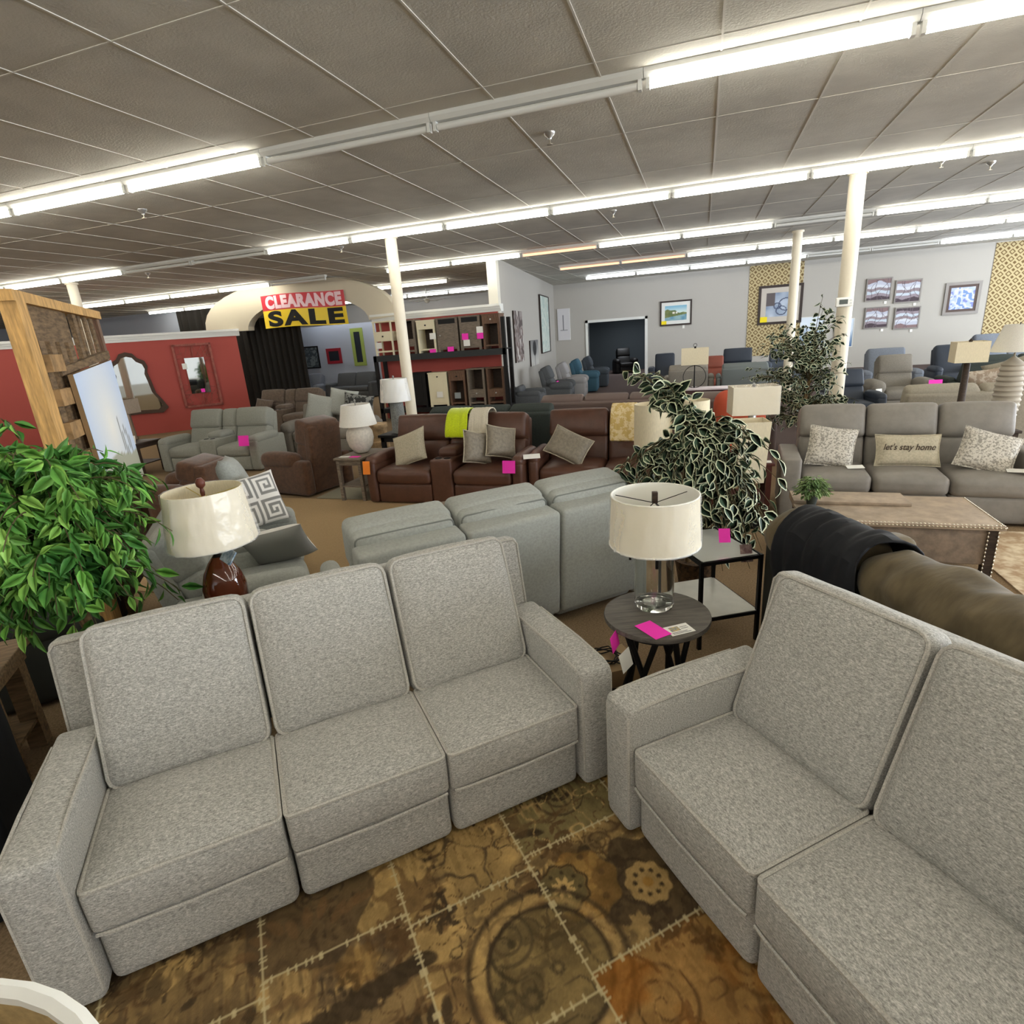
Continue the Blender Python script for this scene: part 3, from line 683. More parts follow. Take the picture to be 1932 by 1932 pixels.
    def vine(x0, y0, a0, L, curl, w0, c, leaves=True, hand=1):
        x, y, a_ = x0, y0, a0; n = 26; P = []
        for i in range(n):
            P.append((x, y, a_)); x += math.cos(a_)*L/n; y += math.sin(a_)*L/n; a_ += hand*curl*(.3+2.2*(i/n)**1.5)/n
        for i, (x, y, a_) in enumerate(P):
            box_(x, y, w0*(1-.55*i/n), c, .9)
            if leaves and i % 4 == 2:
                for sd in (-1, 1): petal(x, y, a_+sd*1.0, .05*(1.2-.6*i/n), .012, c, .85)
        box_(P[-1][0], P[-1][1], w0*1.8, c, .9)
    def box_(x, y, r_, c, a_):
        iy = int((y-(.12-Hr))/st); ix = int((x+.75)/st); k = int(r_/st)+2
        y0_, y1_, x0_, x1_ = max(0, iy-k), min(ny, iy+k+1), max(0, ix-k), min(nx, ix+k+1)
        if y0_ >= y1_ or x0_ >= x1_: return
        dd = np.hypot(u[y0_:y1_, x0_:x1_]-x, v[y0_:y1_, x0_:x1_]-y); m_ = np.clip((r_-dd)/st+.5, 0, 1)[..., None]*a_
        base[y0_:y1_, x0_:x1_] = base[y0_:y1_, x0_:x1_]*(1-m_)+c*m_
    for iu in range(-2, 6):
        for iv in range(-6, 2):
            x0 = iu*cs-.03; y0 = iv*cs+(-.265 if iu % 2 == 0 else -.215)
            for q in range(4):
                vine(x0+r2.uniform(.05, .43), y0+r2.uniform(.05, .43), r2.uniform(0, 6.3), r2.uniform(.25, .42), r2.uniform(4, 8), r2.uniform(.004, .009), r2.choice((dk, dk, brn, tan*1.12)), q < 3, r2.choice((-1, 1)))
            for q in range(3):
                xx, yy = x0+r2.uniform(.06, .42), y0+r2.uniform(.06, .42); rr = r2.uniform(.014, .03); nn_ = r2.choice((5, 6, 8))
                for k in range(nn_): box_(xx+rr*math.cos(k*2*PI/nn_), yy+rr*math.sin(k*2*PI/nn_), rr*.38, dk, .85)
                box_(xx, yy, rr*.35, tan*1.15, .9)
    for (f_, sd, th_, w_, c_, g_) in ((11, 31, .5, .014, dk, 41), (8, 32, .46, .016, dk*1.1, 42), (14, 33, .53, .02, brn, 43), (9, 34, .55, .013, tan*1.15, 44)):
        gate = np.clip((vn(2.6, 2.6, g_, 2)-.45)*9, 0, 1); q_ = vn(f_, f_, sd, 2)
        blend(np.clip(1.4-np.abs(q_-th_)/w_, 0, 1)*gate, c_, .8)
    # worn pile: long streaks
    worn = np.clip((vn(3, 3, 9, 2)-.5)*6, 0, 1)*np.clip((vn(90, 8, 8, 1)-.45)*5, 0, 1)
    blend(worn, tan*1.15, .6)
    dm_ = np.clip((vn(14, 14, 20, 3)-.53)*22, 0, 1)*np.clip((vn(3, 3, 21, 2)-.38)*6, 0, 1); blend(dm_, dk*1.1, .45)
    dm_ = np.clip((.08-np.abs(vn(9, 9, 22, 2)-.5))*30, 0, 1)*np.clip((vn(3.5, 3.5, 23, 2)-.5)*6, 0, 1); blend(dm_, brn, .55)
    # specific motifs
    disc(.62, -.02, .23, dk*1.25, .7, 5, .08); 
    for k in range(9): petal(.45+.04*k, -.12+.02*(k % 3), 2.6-.3*k, .1, .02, brn*1.3, .6)
    # rosette and flower patches
    disc(1.8, -.53, .2, dk*1.1, .78, 7, .1, 1); disc(1.79, -.53, .085, tan*1.05, .9, 9, .06)
    for k in range(9):
        a_ = k*2*PI/9; disc(1.79+.05*math.cos(a_), -.53+.05*math.sin(a_), .009, dk, .95)
    disc(1.79, -.53, .02, gold, .8); disc(1.67, -.64, .035, tan, .85, 6, .2); disc(1.98, -.36, .05, tan*1.05, .9, 8, .18)
    disc(1.57, -.42, .14, gold*1.0, .5, 8, .06); disc(1.5, -.4, .085, olv*.85, .9, 8, .07); ringd(1.5, -.4, .092, .006, dk, .9, 8, .07)
    for k in range(8):
        a_ = k*PI/4; petal(1.5, -.4, a_, .05, .009, tan*1.15, .9); disc(1.5+.062*math.cos(a_+.4), -.4+.062*math.sin(a_+.4), .008, dk, .9)
        disc(1.53+.13*math.cos(a_), -.41+.13*math.sin(a_), .014, brn, .8)
    disc(1.5, -.4, .012, dk, .95)
    # big oval with light band
    for (rr, w, c, a_) in ((.27, .012, dk, .7), (.235, .016, tan*1.08, .6), (.205, .01, dk, .85)): ringd(1.32, -.62, rr, w, c, a_)
    disc(1.32, -.62, .2, olv*.72, .5)
    # acanthus leaf
    for k in range(8): petal(.62+.055*k, -.5+.012*k, 2.0+.1*k, .12, .03, dk, .85)
    for k in range(8): petal(.64+.05*k, -.56+.004*k, -1.6-.05*k, .1, .02, dk*1.1, .8)
    ringd(.75, -.33, .1, .025, dk*1.3, .6, 9, .2); disc(.75, -.31, .07, gold*.85, .3, 7, .15)
    # lattice rosette
    disc(1.27, -.97, .1, dk, .8, 8, .1); 
    for rr in (.045, .08): ringd(1.27, -.97, rr, .009, tan*1.2, .9, 4 if rr < .06 else 8, .15)
    blend(((cu == 3) & (cv <= -2)).astype(float)*(.4+.6*wash), rust, .75)
    base = base*(.9+.22*n2[..., None]); base = base*(.97+.08*rs.rand(ny, nx)[..., None])
    # seams and cross stitches
    su = np.minimum(fu, 1-fu)*cs; sv = np.minimum(fv, 1-fv)*cs; crm = np.array([214,196,150.])
    blend((su < .0035).astype(float), crm, .85); blend((sv < .0035).astype(float), crm, .85)
    ph1 = ((v*1/.026+.6*np.sin(v*50)) % 1 < .22); ph2 = ((u*1/.026+.6*np.sin(u*43)) % 1 < .22)
    blend(((su < .013) & ph1).astype(float), crm, .85); blend(((sv < .013) & ph2).astype(float), crm, .85)
    P = np.stack([u, v, .012+.0015*n2], -1)
    return P, base*.92
P_, B_ = rug_pattern()
rg = thing('patchwork_rug', 'gold and brown patchwork rug with stitched seams in the foreground', 'rug', (LOCA[0], LOCA[1], 0), ANGA)
MB().box(-.75, 2.55, .12-2.6, .12, .001, .011).build('backing', mat('rug_backing', (110,90,60), .95), rg, smooth=False)
grid_mesh('pile', P_, B_, vcol('rug_pile', .95, .05, .5), rg)
def flat_rug(label, x0, x1, y0, y1, mt_, ang=0, z=.012, name='area_rug'):
    o = MB().box(x0, x1, y0, y1, .001, z).build(name, mt_, smooth=False); tag(o, label, 'rug'); return o
flat_rug('plain tan rug in front of the brown leather seats', -6.6, -1.3, 3.4, 6.35, mat('tan_rug', (176,148,108), .95, noise_amt=.1, nscale=120))
flat_rug('pale worn floral rug under the nailhead trunk table', 2.2, 5.2, 3.2, 5.9, mat('pale_rug', (212,196,166), .95, noise_amt=1, nscale=7, col2=(168,140,108), lo=.42, hi=.62))
flat_rug('grey green rug under the ceramic lamp table', -5.1, -3.9, 6.4, 8.2, mat('greygreen_rug', (150,144,124), .95, noise_amt=.1, nscale=80))

# ------------------------------------------------------------------ tables and lamps
def card(name, label, loc, ang, w, h, mt_, tilt=0, roll=0, group=None, cat='price card', upright=False):
    o = MB().box(-w/2, w/2, -h/2, h/2, 0, .0015).build(name, mt_, smooth=False)
    o.location = loc; o.rotation_euler = (R(tilt), R(roll), R(ang)); tag(o, label, cat, group); return o
RT = (-.18, 2.65)
t = thing('round_side_table', 'round dark wood side table between the two grey sofas', 'table', (*RT, 0), 20)
MB().lathe([(0, .575), (.24, .575), (.262, .585), (.265, .6), (.262, .61), (0, .61)], 48).build('tabletop', mat('smoky_wood', (104,98,90), .45, noise_amt=.25, nscale=6, stretch=(1,10,10)), t)
MB().lathe([(.2, .54), (.2, .575), (.185, .575), (.185, .54)], 32).build('apron', M_black, t)
for k in range(4):
    a = PI/2*k
    for s in (-1, 1):
        MB().tube([(.17*math.cos(a+.25*s), .17*math.sin(a+.25*s), .56), (.13*math.cos(a+.8*s), .13*math.sin(a+.8*s), .3), (.21*math.cos(a+1.0*s), .21*math.sin(a+1.0*s), 0)], [.016, .015, .014], 8).build('leg', M_black, t)
card('price_card', 'neon pink price card on the round side table', (-.185, 2.47, .612), -45, .155, .095, M_pink)
o = card('information_card', 'white product card with a small picture beside the pink card', (-.065, 2.50, .6105), 35, .125, .085, M_card)
MB().box(-.045, .005, -.01, .028, .0016, .002).build('printed_picture', mat('print_blue', (120,140,150), .6, noise_amt=.5, nscale=60, col2=(220,190,120)), o, smooth=False)
MB().box(-.05, .045, -.034, -.03, .0016, .002).box(-.05, .03, -.024, -.02, .0016, .002).box(.012, .05, .0, .004, .0016, .002).box(.012, .05, .014, .018, .0016, .002).build('printed_lines', mat('print_grey', (120,120,120), .6), o, smooth=False)

def shade(mb, r0, r1, z0, z1, n=40, th=.003): mb.ring([(r0, z0), (r1, z1), (r1-th, z1), (r0-th, z0)], n); return mb
def harp(mb, z0, z1, r): mb.tube([(.01, 0, z0), (r, 0, z0+.04), (r, 0, z1-.05), (0, 0, z1), (-r, 0, z1-.05), (-r, 0, z0+.04), (-.01, 0, z0)], .003, 6); return mb
GL = (-.2, 2.74)
t = thing('glass_table_lamp', 'clear glass cylinder lamp with a wrapped drum shade on the round table', 'lamp', (*GL, .61), 10)
MB().ring([(.098, .003), (.1, .02), (.1, .3), (.094, .3), (.094, .024), (.06, .02), (.06, .003)], 40).build('glass_base', M_glass, t)
MB().lathe([(.06, .003), (.06, .02), (0, .02)], 30).build('glass_foot', M_glass, t)
m_ = MB()
for k in (0, 90): m_.box(-.125, .125, -.006, .006, .3, .312, M=TR(rz=k))
for k in range(4): m_.box(.115, .127, -.007, .007, .255, .312, M=TR(rz=90*k))
m_.build('glass_cap_bracket', M_blackmetal, t, smooth=False)
MB().lathe([(.012, .31), (.012, .4), (.02, .4), (.02, .44), (0, .44)], 14).build('socket', M_blackmetal, t)
shade(MB(), .223, .211, .345, .6, 56).build('lamp_shade', M_shade, t)
shade(MB(), .2195, .2075, .346, .599, 56, .001).build('lamp_shade_lining', M_inner, t)
for (r_, z_) in ((.2235, .347), (.2115, .6)): MB().tube([(r_*math.cos(R(a)), r_*math.sin(R(a)), z_) for a in range(0, 360, 8)], .004, 6, True).build('shade_rim', M_inner, t)
m_ = MB()
for k in range(3): m_.tube([(0, 0, .555), (.209*math.cos(k*2.094+.6), .209*math.sin(k*2.094+.6), .575)], .0022, 6)
harp(m_, .42, .56, .05); m_.build('shade_spider', M_blackmetal, t)
MB().rbox((-.014, -.014, .555), (.014, .014, .612), .003, n=1).build('finial', M_wood_d, t)
def wrinkled(r0, r1, z0, z1, sx=1, n=96, nz=14, amp=.006):
    mb = MB(); vs = []; fs = []
    for i in range(nz):
        f = i/(nz-1)
        for j in range(n):
            a = 2*PI*j/n; k = noise.noise(Vector((math.cos(a)*5, math.sin(a)*5, f*2.2)))*amp+noise.noise(Vector((math.cos(a)*16, math.sin(a)*16, f*3)))*amp*.35
            r = r0+(r1-r0)*f+.006+max(-.002, k); vs.append((r*math.cos(a), r*math.sin(a), z0+(z1-z0)*f))
    for i in range(nz-1):
        for j in range(n): fs.append((i*n+j, i*n+(j+1) % n, (i+1)*n+(j+1) % n, (i+1)*n+j))
    mb.add(vs, fs); return mb
wrinkled(.223, .211, .342, .6, amp=.01).build('plastic_wrap', M_plastic, t)

# amber lamp
AL = (-2.46, 2.2)
t = thing('side_table', 'dark end table hidden behind the grey sofa under the amber lamp', 'table', (*AL, 0), 40)
MB().rbox((-.25, -.25, .56), (.25, .25, .6), .008, n=1).build('tabletop', M_wood_d, t)
for a in (-.22, .22):
    for b in (-.22, .22): MB().box(a-.02, a+.02, b-.02, b+.02, 0, .56).build('leg', M_wood_d, t, smooth=False)
t = thing('table_lamp', 'amber glass lamp with a plastic wrapped tapered shade behind the grey sofa', 'lamp', (*AL, .601), 40)
MB().lathe([(.05, 0), (.065, .01), (.09, .06), (.11, .13), (.112, .2), (.09, .28), (.055, .34), (.03, .37), (0, .37)], 28).build('glass_base', M_amber, t)
MB().lathe([(.03, .37), (.016, .385), (.014, .45), (.0, .45)], 14).build('neck', M_blackmetal, t)
shade(MB(), .22, .19, .455, .745, 48).build('lamp_shade', M_shade, t)
m_ = MB()
for k in range(3): m_.tube([(0, 0, .7), (.189*math.cos(k*2.094), .189*math.sin(k*2.094), .735)], .0025, 6)
harp(m_, .44, .72, .06); m_.build('shade_spider', mat('brass', (214,196,120), .35, metal=.8), t)
MB().lathe([(.01, .71), (.012, .73), (.008, .75), (.022, .765), (.024, .785), (.012, .805), (0, .807)], 14).build('finial', mat('finial_wood', (96,52,40), .4), t)
wrinkled(.22, .19, .453, .747, amp=.014).build('plastic_wrap', M_plastic, t)
MB().box(-.05, .05, -.004, .004, 0, .075, M=TR(.04, -.1, .36, rx=-35, ry=10, rz=-60)).build('hang_tag', mat('tag_blue', (190,205,215), .5, noise_amt=.4, nscale=30, col2=(90,120,150)), t, smooth=False)

# foreground shade bottom left
t = thing('table_lamp', 'cream drum lampshade cut off in the bottom left corner', 'lamp', (-.5, -.045, 0), 0)
MB().lathe([(.14, 0), (.14, .02), (.02, .04), (.015, 1.2), (0, 1.2)], 20).build('stand', M_blackmetal, t)
shade(MB(), .25, .228, 1.2, 1.5, 56, .004).build('lamp_shade', mat('shadowed_inside_tan', (186,162,116), .95, noise_amt=.12, nscale=80), t)  # tan colour carries the shadow on the inward-facing lining
m_ = MB().tube([(.227*math.cos(R(a)), .227*math.sin(R(a)), 1.5) for a in range(0, 360, 8)], .008, 6, True); m_.build('shade_rim', M_white, t)
m_ = MB(); 
for k in range(3): m_.tube([(0, 0, 1.18), (.245*math.cos(k*2.094), .245*math.sin(k*2.094), 1.22)], .002, 6)
m_.build('shade_spider', M_blackmetal, t)

def table(label, loc, ang, w, d, h, mt_, th=.03, leg=.045, shelf=None, apron=.07, name='side_table', cat='table', top_mt=None, group=None):
    t = thing(name, label, cat, (loc[0], loc[1], 0), ang, group)
    MB().rbox((-w/2, -d/2, h-th), (w/2, d/2, h), .006, n=1).build('tabletop', top_mt or mt_, t)
    if apron: MB().box(-w/2+.03, w/2-.03, -d/2+.03, -d/2+.05, h-th-apron, h-th).box(-w/2+.03, w/2-.03, d/2-.05, d/2-.03, h-th-apron, h-th).box(-w/2+.03, -w/2+.05, -d/2+.05, d/2-.05, h-th-apron, h-th).box(w/2-.05, w/2-.03, -d/2+.05, d/2-.05, h-th-apron, h-th).build('apron', mt_, t, smooth=False)
    for a in (-1, 1):
        for b in (-1, 1):
            MB().box(a*(w/2-leg)-leg/2, a*(w/2-leg)+leg/2, b*(d/2-leg)-leg/2, b*(d/2-leg)+leg/2, 0, h-th).build('leg', mt_, t, smooth=False)
    if shelf: MB().box(-w/2+leg*.6, w/2-leg*.6, -d/2+leg*.6, d/2-leg*.6, shelf, shelf+.02).build('shelf', top_mt or mt_, t, smooth=False)
    return t
# glass topped metal end table
M_marble = mat('white_marble', (226,224,214), .25, noise_amt=.05, nscale=5)
t = thing('end_table', 'black metal end table with mirrored top and white shelf beside the round table', 'table', (.08, 3.7, 0), 29)
MB().box(-.2, .2, -.27, .27, .585, .597).build('glass_top', mat('pale_reflection_top', (196,198,192), .12, spec=1, coat=1), t, smooth=False)  # light grey base stands in for the white reflection on the top
MB().box(-.2, .2, -.27, .27, .2, .215).build('shelf', M_marble, t, smooth=False)
for a in (-.2, .2):
    for b in (-.27, .27): MB().box(a-.011, a+.011, b-.011, b+.011, 0, .6).build('leg', M_blackmetal, t, smooth=False)
for z in (.19, .575):
    m_ = MB()
    for b in (-.27, .27): m_.box(-.2, .2, b-.01, b+.01, z, z+.022)
    for a in (-.2, .2): m_.box(a-.01, a+.01, -.27, .27, z, z+.022)
    m_.build('frame_rail', M_blackmetal, t, smooth=False)
card('price_card', 'neon pink card hanging in the variegated tree above the mirrored table', (.17, 3.62, .69), 10, .07, .09, M_pink, tilt=65)
card('photo_card', 'small photo card leaning beside the mirrored end table', (.3, 3.56, .6), 20, .075, .11, mat('photo_print', (150,130,124), .5, noise_amt=.4, nscale=20, col2=(90,60,60)), tilt=70)

# trunk coffee table
M_trunk = mat('trunk_hide', (142,124,106), .6, noise_amt=.18, nscale=14, bump=.1, bscale=60)
t = thing('trunk_coffee_table', 'taupe trunk coffee table with nailhead trim in front of the grey leather sofa', 'table', (1.44, 5.04, 0), -1)
MB().rbox((-.62, -.34, .15), (.62, .34, .43), .01, n=1).build('body', M_trunk, t)
MB().rbox((-.66, -.38, .43), (.66, .38, .465), .006, n=1).build('tabletop', mat('trunk_top', (172,152,130), .45, noise_amt=.15, nscale=9), t)
MB().rbox((-.66, .06, .4655), (.2, .385, .49), .005, n=1).build('lift_top_panel', _mc['trunk_top'], t)
for a in (-1, 1):
    for b in (-1, 1): MB().box(a*.6-.03, a*.6+.03, b*.32-.03, b*.32+.03, 0, .43).build('leg', M_wood_d, t, smooth=False)
    MB().tube([(a*.6, -.29, .15), (a*.6, 0, .04), (a*.6, .29, .15)], .012, 6).build('stretcher', M_wood_d, t)
def nails(p0, p1, n):
    p0, p1 = Vector(p0), Vector(p1); pts = []; rr = []
    for i in range(n):
        for f, r_ in ((-.33, .0008), (-.2, .005), (0, .0065), (.2, .005), (.33, .0008)):
            pts.append(p0.lerp(p1, (i+.5+f)/n)); rr.append(r_)
    MB().tube(pts, rr, 6).build('nailhead_strip', M_chrome, t)
nails((-.66, -.381, .452), (.66, -.381, .452), 52); nails((-.66, -.366, .466), (.66, -.366, .466), 52)
nails((.661, -.38, .452), (.661, .38, .452), 30); nails((.646, -.36, .466), (.646, .36, .466), 30)
nails((.57, -.351, .02), (.57, -.351, .42), 13); nails((.63, -.351, .02), (.63, -.351, .42), 13)
# coffee table left
t = table('dark wood coffee table with a white and a pink card, behind the light grey sofa', (-2.27, 4.66), 44, 1.26, .62, .46, M_wood_d, th=.05, leg=.08, shelf=.1, name='coffee_table', top_mt=mat('worn_wood_top', (124,104,82), .5, noise_amt=.2, nscale=6, stretch=(1,10,10)))
card('information_card', 'white card on the dark wood coffee table', fr((-2.27, 4.66), 44, (-.5, .12, .461)), 30, .13, .09, M_card)
card('price_card', 'neon pink card on the dark wood coffee table', fr((-2.27, 4.66), 44, (-.34, .18, .461)), 20, .14, .09, M_pink)
# wooden bench / table at left edge
t = table('rustic wooden end table with lower shelf at the left edge behind the grey sofa', (-3.52, 1.38), 41, .62, .5, .62, mat('rustic_wood', (150,124,92), .65, noise_amt=.3, nscale=6, stretch=(1,9,9)), th=.04, leg=.08, shelf=.16)
MB().tube([(-.02, -.03, .0), (-.1, -.02, .012), (-.2, .02, .004), (-.28, .03, .0)], .004, 6).build('extension_cord', M_white, None)
o = bpy.data.objects['extension_cord']; o.location = (-3.25, 1.36, .625); o.rotation_euler = (0, 0, 2.2); tag(o, 'thin white cord lying on the rustic end table', 'cord')
# boxes and cables between sofa and round table
o = MB().rbox((-.18, -.13, 0), (.18, .13, .11), .005, n=1).build('cardboard_box', mat('cardboard', (166,140,104), .85), None); o.location = (-.5, 2.95, 0); o.rotation_euler = (0, 0, .6); tag(o, 'open tan cardboard box on the floor behind the grey sofa arm', 'box')
o = MB().rbox((-.09, -.05, 0), (.09, .05, .05), .01, n=1).build('power_adapter', mat('gloss_black', (16,16,18), .15, coat=1), None); o.location = (-.46, 2.72, .0); o.rotation_euler = (0, 0, .1); tag(o, 'glossy black power adapter beside the round table', 'power adapter')
r3 = random.Random(8); m_ = MB(); pts = []
for i in range(60):
    a = i*.55; pts.append((-.5+.13*math.cos(a)*r3.uniform(.5, 1), 2.95+.1*math.sin(a)*r3.uniform(.5, 1), .118+.03*abs(math.sin(a*.7))))
m_.tube(pts, .004, 5); o = m_.build('power_cables', M_black); tag(o, 'tangle of black cables on top of the cardboard box', 'cable')
card('price_card', 'neon pink card behind the front sofa arm by the round table', (-.36, 2.42, .56), 80, .1, .08, M_pink, tilt=80)
card('information_card', 'cream card tucked beside the pink card at the sofa arm', (-.3, 2.36, .5), 70, .1, .09, M_card, tilt=75)

# end table + ceramic lamp
t = table('small dark wood side table holding the white ceramic lamp', (-4.42, 6.62), 0, .42, .7, .6, M_wood_g, th=.03, leg=.045, shelf=.2)
card('information_card', 'white card on the ceramic lamp table', (-4.52, 6.38, .601), 10, .14, .09, M_card)
card('price_card', 'neon pink card on the ceramic lamp table', (-4.36, 6.38, .601), 0, .14, .09, M_pink)
t = thing('ceramic_table_lamp', 'round white ceramic lamp with a cream pleated shade', 'lamp', (-4.42, 6.66, .602))
MB().lathe([(.07, 0), (.1, .02), (.16, .1), (.185, .2), (.175, .29), (.13, .36), (.07, .39), (.045, .4), (.0, .4)], 28).build('ceramic_base', mat('white_ceramic', (222,214,200), .4, noise_amt=.08, nscale=30, bump=.1), t)
MB().lathe([(.045, .395), (.06, .41), (.055, .425), (0, .43)], 14).build('bow', M_pink, t)
m_ = MB(); n = 64; vs = []
for (r, z) in ((.25, .38), (.19, .66), (.187, .66), (.247, .38)):
    for j in range(n): a = 2*PI*j/n; k = 1+(.012 if j % 2 else 0); vs.append((r*k*math.cos(a), r*k*math.sin(a), z))
m_.add(vs, [(i*n+j, i*n+(j+1) % n, ((i+1) % 4)*n+(j+1) % n, ((i+1) % 4)*n+j) for i in range(4) for j in range(n)]); m_.build('lamp_shade', M_shadew, t)
MB().lathe([(.008, .4), (.008, .7), (.015, .71), (0, .73)], 8).build('stem', M_steel, t)
# grey column lamp
t = table('black end table under the grey pillar lamp', (-4.45, 7.95), 0, .62, .6, .66, M_black, th=.04, leg=.06, shelf=.2)
t = thing('pillar_table_lamp', 'grey stone pillar lamp with a wrapped white shade beside the left column', 'lamp', (-4.5, 7.9, .661))
MB().lathe([(.125, 0), (.125, .02), (.115, .04), (.105, .46), (.03, .48), (.01, .5), (0, .5)], 20).build('stone_base', mat('grey_stone', (140,142,138), .7, noise_amt=.25, nscale=60), t)
shade(MB(), .235, .2, .49, .83, 36).build('lamp_shade', M_shadew, t)
wrinkled(.235, .2, .488, .832, amp=.01, n=60, nz=10).build('plastic_wrap', M_plastic, t)
MB().lathe([(.006, .5), (.006, .84), (.014, .85), (.014, .87), (0, .88)], 8).build('stem', M_steel, t)
t = thing('drum_stool', 'pale wood drum stool behind the ceramic lamp', 'stool', (-5.35, 8.6, 0))
MB().lathe([(.2, 0), (.2, .4), (.17, .42), (.17, .62), (.19, .64), (.19, .7), (0, .7)], 20).build('seat', mat('pale_wood', (190,160,120), .6, noise_amt=.3, nscale=8), t)
# centre lamps behind the variegated tree
t = table('dark red wood end table left of the grey leather sofa', (.42, 6.35), 0, .62, .62, .6, mat('mahogany', (74,40,34), .4), th=.03, leg=.05, shelf=.15)
card('information_card', 'white card on the dark red end table', (.63, 6.12, .601), 0, .14, .1, M_card)
def rect_lamp(label, loc, z, w, d, h, sz, base_r, mt_b, mt_s=M_shade, ang=0, taper=1.0, wrap=False):
    t = thing('table_lamp', label, 'lamp', (loc[0], loc[1], z), ang)
    MB().lathe([(base_r*1.2, 0), (base_r*1.2, .02), (base_r, .04), (base_r*.8, sz-.02), (.012, sz), (.01, sz+h*.9), (.02, sz+h+.01), (0, sz+h+.035)], 14).build('lamp_base', mt_b, t)
    m_ = MB(); v = []
    for (z_, k, o) in ((sz, 1, 0), (sz+h, taper, 0), (sz+h, taper, .004), (sz, 1, .004)):
        for (a, b) in ((-1,-1), (1,-1), (1,1), (-1,1)): v.append((a*(w/2*k-o), b*(d/2*k-o), z_))
    m_.add(v, [(i*4+j, i*4+(j+1) % 4, ((i+1) % 4)*4+(j+1) % 4, ((i+1) % 4)*4+j) for i in range(4) for j in range(4)])
    m_.build('lamp_shade', mt_s, t, smooth=False)
    if wrap: 
        m_ = MB().rbox((-w/2-.006, -d/2-.006, sz-.003), (w/2+.006, d/2+.006, sz+h+.002), .006, n=8, nz=.004); m_.build('plastic_wrap', M_plastic, t)
    return t
rect_lamp('square cream lampshade wrapped in plastic left of the grey leather sofa', (.53, 6.55), .601, .46, .3, .29, .43, .05, M_steel, wrap=True, ang=8)
t = thing('tall_shade_lamp', 'tall cream column lampshade lamp behind the variegated tree', 'lamp', (.47, 5.9, 0), 10)
MB().lathe([(.16, 0), (.16, .03), (.02, .05), (.018, .5), (0, .5)], 16).build('stand', M_blackmetal, t)
m_ = MB(); v = []
for (z_, w) in ((.46, .12), (1.06, .15), (1.06, .146), (.46, .116)):
    for (a, b) in ((-1,-1), (1,-1), (1,1), (-1,1)): v.append((a*w, b*w, z_))
m_.add(v, [(i*4+j, i*4+(j+1) % 4, ((i+1) % 4)*4+(j+1) % 4, ((i+1) % 4)*4+j) for i in range(4) for j in range(4)]); m_.build('lamp_shade', M_shade, t, smooth=False)
for (x, y, z0, z1, r, lab) in ((-.46, 6.0, .8, 1.235, .19, 'cream drum lampshade lamp, left one behind the variegated tree'), (-.07, 6.0, .72, 1.26, .16, 'cream drum lampshade lamp, right one behind the variegated tree')):
    t = thing('drum_shade_lamp', lab, 'lamp', (x, y, 0))
    MB().lathe([(.13, 0), (.13, .02), (.015, .04), (.012, z1-.05), (0, z1-.05)], 16).build('stand', M_blackmetal, t)
    shade(MB(), r*1.03, r, z0, z1, 36).build('lamp_shade', M_shade, t)
# ring lamp on console table
t = table('white topped console table carrying the ring lamp', (.15, 11.2), 0, 1.1, .4, .84, mat('dark_red_wood', (88,60,60), .5), th=.03, leg=.06, top_mt=mat('blush_top', (214,200,204), .4), name='console_table')
t = rect_lamp('square linen lampshade on a black wire ring base', (-.12, 11.2), .841, .47, .3, .29, .42, .012, M_blackmetal)
MB().tube([(.2*math.cos(R(a)), 0, .2+.2*math.sin(R(a))) for a in range(0, 360, 10)], .006, 6, True).build('wire_ring', M_blackmetal, t)
MB().tube([(.03*math.cos(R(a)), 0, .76+.03*math.sin(R(a))) for a in range(0, 360, 30)], .004, 6, True).build('finial', M_blackmetal, t)
o = MB().box(-.12, .12, -.08, .08, 0, .09).build('storage_box', M_wood_d, None, smooth=False); o.location = (-.12, 11.02, .62); bpy.data.objects.remove(o)
# right lamps
t = table('dark end table with the ribbed lamp at the right edge', (3.02, 7.75), 0, .68, .4, .62, M_wood_d, shelf=.2)
rect_lamp('small square linen lampshade left of the ribbed lamp', (2.8, 7.7), .621, .3, .24, .22, .75, .04, M_wood_d, ang=-4)
t = thing('ribbed_table_lamp', 'ribbed taupe ceramic lamp with a tapered white shade at the right edge', 'lamp', (3.24, 7.75, .621))
pr = [(.1, 0)]
for i in range(13): z = .02+i*.055; r = .07+.05*math.sin(min(1, (z+.1)/.82)*PI*.9); pr += [(r, z), (r+.012, z+.02), (r, z+.04)]
pr += [(.03, .77), (.01, .79), (.01, .82), (0, .82)]
MB().lathe(pr, 28).build('ceramic_base', mat('ribbed_taupe', (170,162,148), .6), t)
shade(MB(), .22, .13, .84, 1.12, 36).build('lamp_shade', M_shadew, t)
MB().tube([(0, 0, .8), (0, 0, 1.14)], .005, 6).build('stem', M_blackmetal, t)
card('price_card', 'neon pink card below the ribbed lamp', (2.9, 7.52, .66), -20, .12, .09, M_pink, tilt=60)
